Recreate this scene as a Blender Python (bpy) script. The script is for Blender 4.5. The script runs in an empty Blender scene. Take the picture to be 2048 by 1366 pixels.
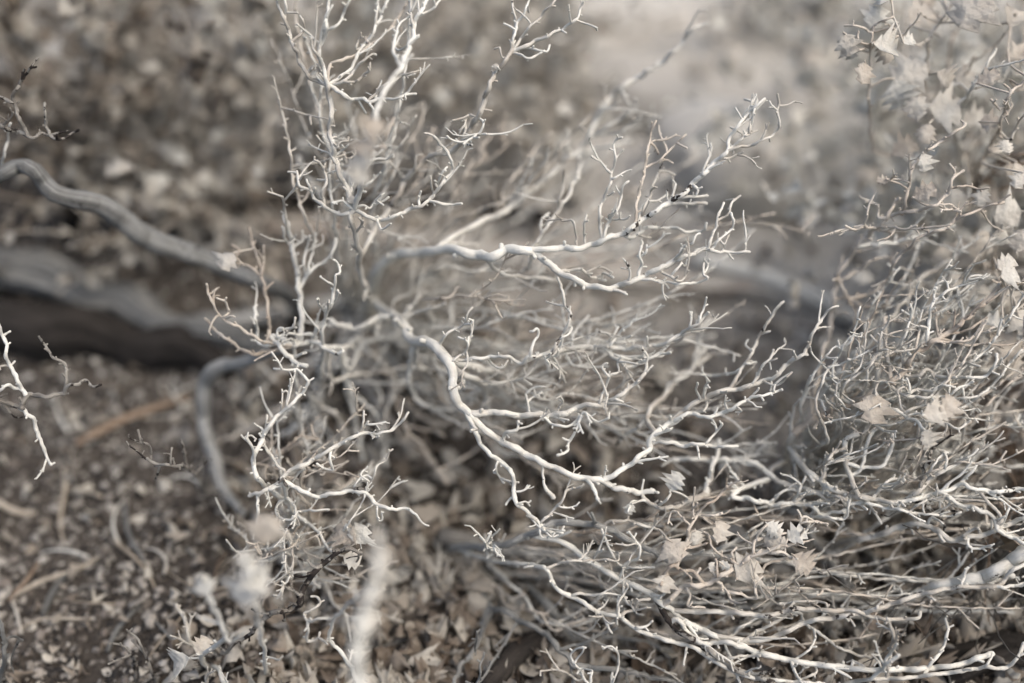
import bpy, math, random
import numpy as np
from mathutils import Vector, Matrix

R = random.Random(11)
scene = bpy.context.scene
col = scene.collection

# ------------------------------------------------------------------ camera, sky, sun, exposure
CAM_H, PITCH, LENS, FOCUS = 0.50, math.radians(42), 35.0, 0.50
cd = bpy.data.cameras.new('camera'); cam = bpy.data.objects.new('camera', cd); col.objects.link(cam)
cam.location = (0, 0, CAM_H); cam.rotation_euler = (math.pi/2 - PITCH, 0, 0)
cd.lens = LENS; cd.sensor_width = 36.0; cd.clip_start = 0.01; cd.clip_end = 500
cd.dof.use_dof = True; cd.dof.focus_distance = FOCUS; cd.dof.aperture_fstop = 1.55; cd.dof.aperture_blades = 9
scene.camera = cam
SUN_EL, SUN_AZ = math.radians(60), math.radians(110)      # azimuth from +Y (ahead) towards +X (right)
w = bpy.data.worlds.new('World'); scene.world = w; w.use_nodes = True
nt = w.node_tree; bg = nt.nodes['Background']
sky = nt.nodes.new('ShaderNodeTexSky'); sky.sky_type = 'NISHITA'; sky.sun_disc = False
sky.sun_elevation = SUN_EL; sky.sun_rotation = SUN_AZ; sky.dust_density = 6.0; sky.air_density = 1.0; sky.ozone_density = 0.6
nt.links.new(sky.outputs[0], bg.inputs[0]); bg.inputs[1].default_value = 0.15
sl = bpy.data.lights.new('sun', 'SUN'); so = bpy.data.objects.new('sun', sl); col.objects.link(so)
sl.energy = 0.65; sl.angle = math.radians(75); sl.color = (1.0, 0.955, 0.88)
sd = Vector((math.sin(SUN_AZ)*math.cos(SUN_EL), math.cos(SUN_AZ)*math.cos(SUN_EL), math.sin(SUN_EL)))
so.rotation_euler = sd.to_track_quat('Z', 'Y').to_euler(); so.location = (0.5, 0.6, 3)
scene.view_settings.view_transform = 'Standard'; scene.view_settings.look = 'None'
scene.view_settings.gamma = 1.0; scene.view_settings.use_curve_mapping = False
scene.view_settings.exposure = 0.70

# ------------------------------------------------------------------ the place: picture point + distance -> world
FPX = LENS/36.0*2048
FW = np.array([0, math.cos(PITCH), -math.sin(PITCH)]); UP = np.array([0, math.sin(PITCH), math.cos(PITCH)]); RT = np.array([1.0, 0, 0])
EYE = np.array([0, 0, CAM_H])
def ray(x, y): return FW + RT*((x-1024)/FPX) - UP*((y-683)/FPX)
def height(x, y):
    h = 0.030*np.exp(-(((x+0.10)/0.20)**2 + ((y-0.66)/0.16)**2))
    h = h + 0.010*np.exp(-(((x-0.30)/0.22)**2 + ((y-0.70)/0.20)**2))
    h = h + 0.006*np.sin(x*17+1.3)*np.sin(y*13+.4) + 0.004*np.sin(x*41+y*29) + 0.0022*np.sin(x*90-y*70+2)
    r = np.sqrt(x*x+y*y)
    return h + 0.10*np.clip(r-2.2, 0, 30)**1.2*(0.6+0.4*np.sin(x*.31)*np.cos(y*.23))
def ground_depth(x, y):
    d = ray(x, y); lo, hi = 0.1, 8.0
    for D in np.arange(0.15, 6, 0.01):
        p = EYE + d*D
        if p[2] <= height(p[0], p[1]): hi = D; lo = D-0.01; break
    for _ in range(14):
        m = (lo+hi)/2; p = EYE + d*m
        if p[2] <= height(p[0], p[1]): hi = m
        else: lo = m
    return hi
def gpoint(x, y): return EYE + ray(x, y)*ground_depth(x, y)

# ------------------------------------------------------------------ materials (procedural)
def mat(name, build):
    m = bpy.data.materials.new(name); m.use_nodes = True
    nt = m.node_tree; b = nt.nodes['Principled BSDF']; b.inputs['Roughness'].default_value = 0.95
    b.inputs['Specular IOR Level'].default_value = 0.15
    build(nt, b); return m
def N(nt, t, **kw):
    n = nt.nodes.new(t)
    for k, v in kw.items():
        if hasattr(n, k): setattr(n, k, v)
        else: n.inputs[k].default_value = v
    return n
def tint(c):      # white-balance grade put into every material colour: duller, faintly green-grey
    g = .3*c[0]+.6*c[1]+.1*c[2]; return tuple((.86*v+.14*g)*k for v, k in zip(c, (.963, 1.004, .985)))
def ramp(nt, stops):
    r = nt.nodes.new('ShaderNodeValToRGB'); e = r.color_ramp.elements
    while len(e) < len(stops): e.new(0.5)
    for el, (p, c) in zip(e, stops): el.position = p; el.color = (*tint(c), 1)
    return r
def wood(light, mid, dark, spots=0.3, streak=0.5, bump=0.4, su=3.0, sv=120.0, vary=0.25, spotc=(.035, .03, .027)):
    def build(nt, b):
        L = nt.links.new
        uv = N(nt, 'ShaderNodeUVMap'); mp = N(nt, 'ShaderNodeMapping'); L(uv.outputs[0], mp.inputs[0])
        mp.inputs['Scale'].default_value = (su*4, sv, 1)
        st = N(nt, 'ShaderNodeTexNoise', Scale=1.0, Detail=5.0, Roughness=0.65); L(mp.outputs[0], st.inputs[0])
        oi = N(nt, 'ShaderNodeObjectInfo'); tc = N(nt, 'ShaderNodeTexCoord')
        big = N(nt, 'ShaderNodeTexNoise', Scale=70.0, Detail=3.0); L(tc.outputs['Object'], big.inputs[0])
        mix = N(nt, 'ShaderNodeMath', operation='MULTIPLY_ADD'); L(st.outputs[0], mix.inputs[0]); mix.inputs[1].default_value = streak
        sc = N(nt, 'ShaderNodeMath', operation='MULTIPLY'); L(big.outputs[0], sc.inputs[0]); sc.inputs[1].default_value = 1-streak
        L(sc.outputs[0], mix.inputs[2])
        rv = N(nt, 'ShaderNodeMath', operation='MULTIPLY_ADD'); L(oi.outputs['Random'], rv.inputs[0]); rv.inputs[1].default_value = vary; rv.inputs[2].default_value = -vary/2
        ad = N(nt, 'ShaderNodeMath', operation='ADD'); L(mix.outputs[0], ad.inputs[0]); L(rv.outputs[0], ad.inputs[1])
        rp = ramp(nt, [(0.28, dark), (0.46, mid), (0.66, light)]); L(ad.outputs[0], rp.inputs[0])
        sp = N(nt, 'ShaderNodeTexNoise', Scale=260.0, Detail=3.0, Roughness=0.6); L(tc.outputs['Object'], sp.inputs[0])
        sp2 = N(nt, 'ShaderNodeTexNoise', Scale=28.0, Detail=2.0); L(tc.outputs['Object'], sp2.inputs[0])
        mm = N(nt, 'ShaderNodeMath', operation='MULTIPLY'); L(sp.outputs[0], mm.inputs[0]); L(sp2.outputs[0], mm.inputs[1])
        t = 0.42 - spots*0.24
        sr = ramp(nt, [(t, (0, 0, 0)), (t+0.035, (1, 1, 1))]); L(mm.outputs[0], sr.inputs[0])
        mc = N(nt, 'ShaderNodeMix', data_type='RGBA'); L(sr.outputs[0], mc.inputs[0]); L(rp.outputs[0], mc.inputs[6]); mc.inputs[7].default_value = (*spotc, 1)
        L(mc.outputs[2], b.inputs['Base Color'])
        hs = N(nt, 'ShaderNodeMath', operation='ADD'); L(ad.outputs[0], hs.inputs[0]); L(sp.outputs[0], hs.inputs[1]); bp = N(nt, 'ShaderNodeBump', Strength=bump*1.5, Distance=0.0014); L(hs.outputs[0], bp.inputs['Height']); L(bp.outputs[0], b.inputs['Normal'])
    return build
M = {}
M['pale'] = mat('pale felted bark', wood((.645, .615, .565), (.555, .52, .47), (.36, .315, .27), spots=0.12, streak=.45, vary=.34))
M['tan'] = mat('tan young bark', wood((.58, .515, .445), (.48, .41, .345), (.33, .26, .205), spots=0.08, streak=.45, vary=.25))
M['grey'] = mat('weathered grey wood', wood((.36, .355, .345), (.19, .185, .178), (.05, .047, .045), spots=0.10, streak=.92, su=6.0, sv=9, bump=.8, vary=.15))
M['silver'] = mat('silvery grey wood', wood((.44, .425, .405), (.31, .30, .285), (.14, .132, .125), spots=0.12, streak=.85, su=4.0, sv=14, bump=.8, vary=.15))
M['dark'] = mat('flaking dark bark', wood((.40, .37, .33), (.235, .21, .185), (.06, .05, .043), spots=0.72, streak=.5, vary=.15, bump=.7))
M['log'] = mat('old brown log wood', wood((.30, .28, .26), (.18, .165, .15), (.055, .048, .042), spots=0.15, streak=.85, su=2.5, sv=9, bump=1.0, vary=.15))
M['sandlog'] = mat('sun bleached log wood', wood((.47, .435, .40), (.37, .335, .30), (.19, .165, .145), spots=0.5, streak=.5, su=2.5, sv=9, bump=1.0, vary=.1, spotc=(.20, .16, .13)))
M['char_shade'] = mat('charred bark and painted shade', wood((.045, .038, .034), (.02, .017, .015), (.009, .008, .007), spots=0.4, streak=.7, su=2, sv=20, bump=1.0))  # burnt bark, and the black of pieces that stand in for shade
M['rust'] = mat('rusty brown twig bark', wood((.26, .185, .13), (.18, .12, .082), (.085, .055, .04), spots=0.2, streak=.7))
M['straw'] = mat('dry straw', wood((.45, .385, .31), (.33, .27, .21), (.19, .15, .11), spots=0.0, streak=.6))
def leafmat(c1, c2, c3):
    def build(nt, b):
        L = nt.links.new
        oi = N(nt, 'ShaderNodeObjectInfo'); tc = N(nt, 'ShaderNodeTexCoord')
        n = N(nt, 'ShaderNodeTexNoise', Scale=2.2, Detail=4.0); L(tc.outputs['Object'], n.inputs[0])
        at = N(nt, 'ShaderNodeAttribute', attribute_name='tone')
        a = N(nt, 'ShaderNodeMath', operation='MULTIPLY_ADD'); L(oi.outputs['Random'], a.inputs[0]); a.inputs[1].default_value = .62
        s = N(nt, 'ShaderNodeMath', operation='MULTIPLY_ADD'); L(n.outputs[0], s.inputs[0]); s.inputs[1].default_value = .5; L(at.outputs['Fac'], s.inputs[2]); L(s.outputs[0], a.inputs[2])
        r = ramp(nt, [(.2, c1), (.5, c2), (.85, c3)]); L(a.outputs[0], r.inputs[0]); L(r.outputs[0], b.inputs['Base Color'])
        bp = N(nt, 'ShaderNodeBump', Strength=.25, Distance=.05); L(n.outputs[0], bp.inputs['Height']); L(bp.outputs[0], b.inputs['Normal'])
        tr = N(nt, 'ShaderNodeBsdfTranslucent'); L(r.outputs[0], tr.inputs[0]); mx = N(nt, 'ShaderNodeMixShader'); mx.inputs[0].default_value = .3
        L(b.outputs[0], mx.inputs[1]); L(tr.outputs[0], mx.inputs[2]); L(mx.outputs[0], nt.nodes['Material Output'].inputs[0])
    return build
M['leaf'] = mat('silvery holly leaf', leafmat((.47, .395, .33), (.59, .53, .465), (.67, .635, .585)))
M['oldleaf'] = mat('dried brown leaf', leafmat((.10, .068, .046), (.29, .235, .19), (.52, .475, .42)))
M['brownleaf'] = mat('dull brown leaf', leafmat((.10, .075, .055), (.22, .18, .145), (.42, .385, .34)))
M['backleaf'] = mat('dull olive brown leaf', leafmat((.22, .18, .14), (.41, .365, .315), (.60, .57, .525)))
def build_ground(nt, b):
    L = nt.links.new; tc = N(nt, 'ShaderNodeTexCoord')
    a = N(nt, 'ShaderNodeTexNoise', Scale=5.0, Detail=6.0, Roughness=.6); L(tc.outputs['Object'], a.inputs[0])
    c = N(nt, 'ShaderNodeTexNoise', Scale=160.0, Detail=5.0, Roughness=.75); L(tc.outputs['Object'], c.inputs[0])
    v = N(nt, 'ShaderNodeTexVoronoi', Scale=240.0); L(tc.outputs['Object'], v.inputs[0])
    m = N(nt, 'ShaderNodeMath', operation='MULTIPLY_ADD'); L(c.outputs[0], m.inputs[0]); m.inputs[1].default_value = .55
    h = N(nt, 'ShaderNodeMath', operation='MULTIPLY'); L(a.outputs[0], h.inputs[0]); h.inputs[1].default_value = .45; L(h.outputs[0], m.inputs[2])
    sp = N(nt, 'ShaderNodeSeparateXYZ'); L(tc.outputs['Object'], sp.inputs[0])
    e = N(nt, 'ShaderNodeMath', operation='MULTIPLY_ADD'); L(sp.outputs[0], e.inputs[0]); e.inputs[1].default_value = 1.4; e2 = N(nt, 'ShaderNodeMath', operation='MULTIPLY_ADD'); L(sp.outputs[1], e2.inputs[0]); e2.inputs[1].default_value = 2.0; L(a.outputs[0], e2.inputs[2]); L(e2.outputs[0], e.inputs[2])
    r1 = ramp(nt, [(.36, (.028, .022, .018)), (.5, (.065, .053, .044)), (.66, (.135, .113, .095))]); L(m.outputs[0], r1.inputs[0])  # dark soil; shade on the left and between litter is put into its colour
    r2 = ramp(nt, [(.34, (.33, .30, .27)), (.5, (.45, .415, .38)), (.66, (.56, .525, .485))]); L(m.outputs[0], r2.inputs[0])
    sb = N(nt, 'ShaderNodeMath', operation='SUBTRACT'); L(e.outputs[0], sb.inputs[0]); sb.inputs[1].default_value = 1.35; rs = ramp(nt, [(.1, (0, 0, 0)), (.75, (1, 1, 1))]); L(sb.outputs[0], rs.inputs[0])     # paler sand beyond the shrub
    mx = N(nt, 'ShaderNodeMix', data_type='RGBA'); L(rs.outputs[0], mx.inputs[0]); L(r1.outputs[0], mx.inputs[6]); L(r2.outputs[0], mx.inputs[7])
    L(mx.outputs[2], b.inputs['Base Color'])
    bp = N(nt, 'ShaderNodeBump', Strength=.8, Distance=.004); L(c.outputs[0], bp.inputs['Height']); L(bp.outputs[0], b.inputs['Normal'])
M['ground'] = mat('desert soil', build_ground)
def stonemat(c1, c2, c3, sc=14.0):
    def build(nt, b):
        L = nt.links.new; oi = N(nt, 'ShaderNodeObjectInfo'); tc = N(nt, 'ShaderNodeTexCoord'); at = N(nt, 'ShaderNodeAttribute', attribute_name='tone')
        n = N(nt, 'ShaderNodeTexNoise', Scale=sc, Detail=6.0, Roughness=.7); L(tc.outputs['Object'], n.inputs[0])
        a = N(nt, 'ShaderNodeMath', operation='MULTIPLY_ADD'); L(oi.outputs['Random'], a.inputs[0]); a.inputs[1].default_value = .5; L(at.outputs['Fac'], a.inputs[2])
        s = N(nt, 'ShaderNodeMath', operation='MULTIPLY_ADD'); L(n.outputs[0], s.inputs[0]); s.inputs[1].default_value = .5; L(a.outputs[0], s.inputs[2])
        r = ramp(nt, [(.2, c1), (.55, c2), (.95, c3)]); L(s.outputs[0], r.inputs[0]); L(r.outputs[0], b.inputs['Base Color'])
        bp = N(nt, 'ShaderNodeBump', Strength=.5, Distance=.003); L(n.outputs[0], bp.inputs['Height']); L(bp.outputs[0], b.inputs['Normal'])
    return build
M['gravel'] = mat('mixed gravel', stonemat((.028, .025, .024), (.095, .078, .066), (.34, .305, .27)))  # dark stones, colour deepened further for shade on the left
M['pebble'] = mat('pale pebble', stonemat((.14, .11, .095), (.34, .30, .265), (.55, .52, .49)))
M['rock'] = mat('pale sandstone', stonemat((.34, .31, .28), (.47, .435, .40), (.60, .565, .525), 38.0))

# ------------------------------------------------------------------ object helpers
def add_obj(name, me, parent=None, m=None):
    o = bpy.data.objects.new(name, me); col.objects.link(o)
    if parent is not None: o.parent = parent
    if m is not None and me is not None and not me.materials: me.materials.append(m)
    return o
def tag(o, label, cat, group=None):
    o['label'] = label; o['category'] = cat
    if group: o['group'] = group
    return o
class MB:
    def __init__(s): s.v = []; s.f = []; s.uv = []; s.n = 0
    def add(s, v, f, uv=None):
        s.v.append(v); s.f += [tuple(i+s.n for i in q) for q in f]
        s.uv.append(uv if uv is not None else np.zeros((len(v), 2))); s.n += len(v)
    def mesh(s, name, origin):
        v = np.concatenate(s.v) - origin; uv = np.concatenate(s.uv)
        me = bpy.data.meshes.new(name); me.from_pydata(v.tolist(), [], s.f)
        l = me.uv_layers.new(name='UVMap'); idx = np.empty(len(me.loops), dtype=np.int32); me.loops.foreach_get('vertex_index', idx)
        l.data.foreach_set('uv', uv[idx].astype(np.float32).ravel())
        me.polygons.foreach_set('use_smooth', [True]*len(me.polygons)); me.update()
        return me
def frames(P):
    T = np.gradient(P, axis=0); T /= np.linalg.norm(T, axis=1)[:, None] + 1e-12
    a = np.array([0.3, 0.2, 1.0]); n = a - T[0]*a.dot(T[0]); n /= np.linalg.norm(n)
    A = []; B = []
    for t in T:
        n = n - t*n.dot(t); n /= np.linalg.norm(n) + 1e-12
        A.append(n); B.append(np.cross(t, n))
    return T, np.array(A), np.array(B)
def tube(mb, P, rad, sides=8, rough=0.0, rng=R, cap=True, groove=0.0):
    n = len(P); T, A, B = frames(P)
    if cap:   # rounded tip
        P = np.vstack([P, P[-1]+T[-1]*rad[-1]*.55, P[-1]+T[-1]*rad[-1]*.8]); rad = np.append(rad, [rad[-1]*.75, rad[-1]*.12])
        A = np.vstack([A, A[-1:], A[-1:]]); B = np.vstack([B, B[-1:], B[-1:]]); n += 2
    ang = np.arange(sides)*2*math.pi/sides
    ca, sa = np.cos(ang), np.sin(ang)
    rr = np.repeat(rad[:, None], sides, 1)
    if rough:
        ph = [rng.uniform(0, 6.28) for _ in range(4)]
        L = np.arange(n)[:, None]
        rr = rr*(1 + rough*(np.sin(ang*2+ph[0]+L*.23) + .7*np.sin(ang*3+ph[1]-L*.31) + .5*np.sin(ang*1+ph[2]+L*.77)))
    if groove:
        L = np.arange(n)[:, None]; rr = rr*(1 + groove*(np.sin(ang*7+L*.05+ph[0])+.8*np.sin(ang*11-L*.04+ph[1])+.6*np.sin(ang*4+L*.11+ph[2])))
    if rough: rr = rr*(1 + np.random.RandomState(rng.randrange(9999)).uniform(-rough*2, rough*2, rr.shape))
    V = P[:, None, :] + rr[:, :, None]*(ca[None, :, None]*A[:, None, :] + sa[None, :, None]*B[:, None, :])
    s = np.concatenate([[0], np.cumsum(np.linalg.norm(np.diff(P, axis=0), axis=1))])
    UV = np.stack([np.repeat((np.abs(np.arange(sides)/sides*2-1))[None], n, 0), np.repeat(s[:, None], sides, 1)], -1)
    f = []
    for i in range(n-1):
        a = i*sides; b = a+sides
        for j in range(sides):
            k = (j+1) % sides; f.append((a+j, a+k, b+k, b+j))
    f.append(tuple(range(sides))[::-1]); f.append(tuple((n-1)*sides+j for j in range(sides)))
    mb.add(V.reshape(-1, 3), f, UV.reshape(-1, 2))
def catmull(P, step):
    P = np.asarray(P, float)
    if len(P) == 2: P = np.vstack([P[0], P.mean(0), P[1]])
    Q = np.vstack([2*P[0]-P[1], P, 2*P[-1]-P[-2]]); out = []
    for i in range(1, len(Q)-2):
        p0, p1, p2, p3 = Q[i-1:i+3]; m = max(2, int(np.linalg.norm((p2-p1)[:2])/step))
        t = (np.arange(m)/m)[:, None]
        out.append(.5*((2*p1)+(-p0+p2)*t+(2*p0-5*p1+4*p2-p3)*t**2+(-p0+3*p1-3*p2+p3)*t**3))
    return np.vstack(out+[P[-1:]])
def rvec(rng=R):
    v = np.array([rng.gauss(0, 1) for _ in range(3)]); return v/np.linalg.norm(v)
def spur(mb, p, d, length, r, curl=0.0, sides=5, rng=R, sub=True):
    """a short curling twiglet growing out of a branch"""
    n = max(3, int(length/0.0016)); d = d/np.linalg.norm(d); ax = rvec(rng); pts = [p.copy()]
    st = length/n
    for i in range(n):
        d = d + np.cross(ax, d)*curl*st/length + rvec(rng)*0.10 + np.array([0, 0, .03]); d /= np.linalg.norm(d)
        pts.append(pts[-1]+d*st)
    pts = np.array(pts); rad = np.linspace(r, r*.72, len(pts)); rad[-1] *= 1.3; rad[1:-1] *= np.array([rng.uniform(.85, 1.2) for _ in rad[1:-1]])
    tube(mb, pts, rad, sides, rng=rng)
    if sub and length > .008:
        for k in range(rng.randint(1, 3)):
            i = rng.randint(2, len(pts)-1); spur(mb, pts[i], d+rvec(rng)*.9, rng.uniform(.0015, .0045), r*.6, rng.uniform(-1, 1), 5, rng, False)
def branchlet(mb, p, d, length, r, rng=R):
    """a fine forward-pointing side twig with its own stubs and fork"""
    n = max(5, int(length/.0022)); d = d/np.linalg.norm(d); pts = [p.copy()]
    for i in range(n): d = d + rvec(rng)*.16 + np.array([0, 0, .035]); d /= np.linalg.norm(d); pts.append(pts[-1]+d*length/n)
    pts = np.array(pts); rad = np.linspace(r, r*.65, n+1)*np.array([rng.uniform(.85, 1.25) for _ in range(n+1)]); tube(mb, pts, rad, 6, .04, rng)
    for k in range(rng.randint(2, 4)):
        i = rng.randint(1, n); spur(mb, pts[i], d+rvec(rng)*.8, rng.uniform(.0015, .007), r*.62, rng.uniform(-1, 1), 5, rng, False)
def dress(mb, P, rad, dens, rng=R, knob=True):
    """leaf scars, stubs and curled twiglets along a branch"""
    s = np.concatenate([[0], np.cumsum(np.linalg.norm(np.diff(P, axis=0), axis=1))]); tot = s[-1]
    T, A, B = frames(P); x = rng.uniform(.002, .008)
    while x < tot:
        i = min(int(np.searchsorted(s, x)), len(P)-1); f = x/tot
        a = rng.uniform(0, 6.28); side = A[i]*math.cos(a)+B[i]*math.sin(a); r = rad[i]
        u = rng.random()
        if u < .52*dens: spur(mb, P[i], side+T[i]*rng.uniform(.1, .9), r+rng.uniform(.0006, .0022), max(.0006, r*.62), 0, 5, rng, False)
        elif u < .52*dens + .12*dens*(0.3+f): spur(mb, P[i], side+T[i]*rng.uniform(.2, 1.0), rng.uniform(.004, .012), max(.00065, r*.55), rng.uniform(-1.5, 1.5), 6, rng)
        elif u > 1-.12*dens*(.25+f): branchlet(mb, P[i], T[i]*rng.uniform(.7, 1.3)+side*rng.uniform(.5, .9), rng.uniform(.009, .026), max(.0006, r*.6), rng)
        x += rng.uniform(.003, .0095)
def bumps(s, rad, rng=R, amt=.3):
    out = rad.copy(); x = rng.uniform(0, .006)
    while x < s[-1]:
        r = np.interp(x, s, rad); out += rad*amt*rng.uniform(.2, 1)*np.exp(-((s-x)/(r*1.1+.0004))**2); x += rng.uniform(.005, .013)
    return out

# ------------------------------------------------------------------ leaves
def leaf_mesh(name, seed, m, teeth=4, width=.42, cup=.5, curl=.3, thick=.018, spike=1.0):
    q = random.Random(seed); pts = []
    stn = []      # stations along the blade: (s, halfwidth left, right)
    n = teeth*2+2
    for i in range(n+1):
        s = .12 + .88*i/n
        base = width*math.sin(math.pi*min(1, (i+.55)/(n+.9)))**.85
        if i % 2 and 0 < i < n: hw = base*(1+spike*q.uniform(.18, .45))
        else: hw = base*(1-spike*q.uniform(.12, .26))
        if i == n: hw = .01
        if i == 0: hw = .035
        stn.append((s, hw, hw*q.uniform(.85, 1.15)))
    tw = q.uniform(-.5, .5)
    def pos(s, y, off):
        z = cup*y*y*1.6 - curl*(s-.3)**2 + tw*y*(s-.4) + off; return (s, y, z)
    V = []; F = []
    for off in (0, -thick):
        V.append((0, .018, off)); V.append((0, 0, off+.01)); V.append((0, -.018, off))
        for i, (s, a, b) in enumerate(stn):
            fwd = .05 if i % 2 else -.015
            V += [pos(s+fwd*(i != len(stn)-1), a, off), pos(s, 0, off-.02), pos(s+fwd*(i != len(stn)-1), -b, off)]
    h = len(V)//2; k = len(stn)+1
    for i in range(k-1):
        a = i*3; b = a+3
        F += [(a, a+1, b+1, b), (a+1, a+2, b+2, b+1), (h+a, h+b, h+b+1, h+a+1), (h+a+1, h+b+1, h+b+2, h+a+2)]
        F += [(a, b, h+b, h+a), (a+2, h+a+2, h+b+2, b+2)]
    me = bpy.data.meshes.new(name); me.from_pydata(V, [], F); me.materials.append(m)
    me.polygons.foreach_set('use_smooth', [i % 6 < 4 for i in range(len(me.polygons))]); me.update(); return me
LEAF = [leaf_mesh('leaf', i, M['leaf'], 2+(i % 3 == 2), [.40, .36, .46, .32, .5, .42][i], [.7, .3, .9, .5, .2, -.3][i], [.15, .05, .2, -.2, .0, .3][i], spike=1.35) for i in range(6)]
OLD = [leaf_mesh('old_leaf', 20+i, M['oldleaf'], 2+(i % 3 == 2), [.42, .38, .46, .36, .48, .4][i], [2.4, 1.5, 3.0, 1.4, -1.6, 2.0][i], [1.3, .9, 1.7, -1.0, 1.2, 1.8][i], spike=.45) for i in range(6)]
BACK = [leaf_mesh('back_leaf', 40+i, M['backleaf'], 2+(i % 3 == 2), [.42, .36, .46, .38][i], [.9, .4, 1.2, .2][i], [.5, .2, .7, .4][i]) for i in range(4)]
BROWN = [leaf_mesh('brown_leaf', 60+i, M['brownleaf'], 2+(i % 3 == 2), [.42, .36, .46, .38][i], [.9, .4, 1.2, .2][i], [.5, .2, .7, .4][i]) for i in range(4)]
def orient(d, up, roll=0):
    x = Vector(d).normalized(); z = Vector(up); z = (z - x*z.dot(x)).normalized(); y = z.cross(x)
    return Matrix((x, y, z)).transposed().to_4x4() @ Matrix.Rotation(roll, 4, 'X')
def put_leaf(name, me, p, d, up, size, parent, roll=0):
    o = bpy.data.objects.new(name, me); col.objects.link(o)
    Mx = Matrix.Translation(Vector(p)) @ orient(d, up, roll) @ Matrix.Diagonal((size, size, size, 1))
    if parent is not None:
        o.parent = parent
        o.matrix_parent_inverse = Matrix.Identity(4); Mx = Matrix.Translation(-parent_world(parent)) @ Mx
    o.matrix_basis = Mx; return o
def parent_world(o):
    v = Vector(o.location)
    while o.parent: o = o.parent; v = v + Vector(o.location)
    return v

# ------------------------------------------------------------------ branch builder: a line of picture points with its own distances
K = 700/2048.0
CROP = {'A': (0, 0), 'B': (500, 0), 'C': (1000, 0), 'D': (1348, 0), 'E': (0, 450), 'F': (500, 450), 'G': (1000, 450), 'H': (1348, 450),
        'I': (0, 900), 'J': (500, 900), 'K': (1000, 900), 'L': (1348, 900)}
CALM = {'P1', 'P2', 'P3', 'P4', 'LC1', 'LC2', 'A1', 'RBig', 'RA', 'RN', 'D1'}      # long whippy stems run straighter
BR = {}; THING = None; THING_MAT = 'pale'
def shrub(name, label, cat, px, group=None, m='pale'):
    """an Empty where the plant leaves the ground; px is that spot in the picture"""
    global THING, THING_MAT
    o = bpy.data.objects.new(name, None); col.objects.link(o); o.empty_display_size = .02
    p = gpoint(*px); o.location = p; tag(o, label, cat, group); THING = o; THING_MAT = m
    return o
def unproj(Q):
    d = FW[None] + RT[None]*((Q[:, 0:1]-1024)/FPX) - UP[None]*((Q[:, 1:2]-683)/FPX)
    return EYE + d*Q[:, 2:3]
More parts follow.
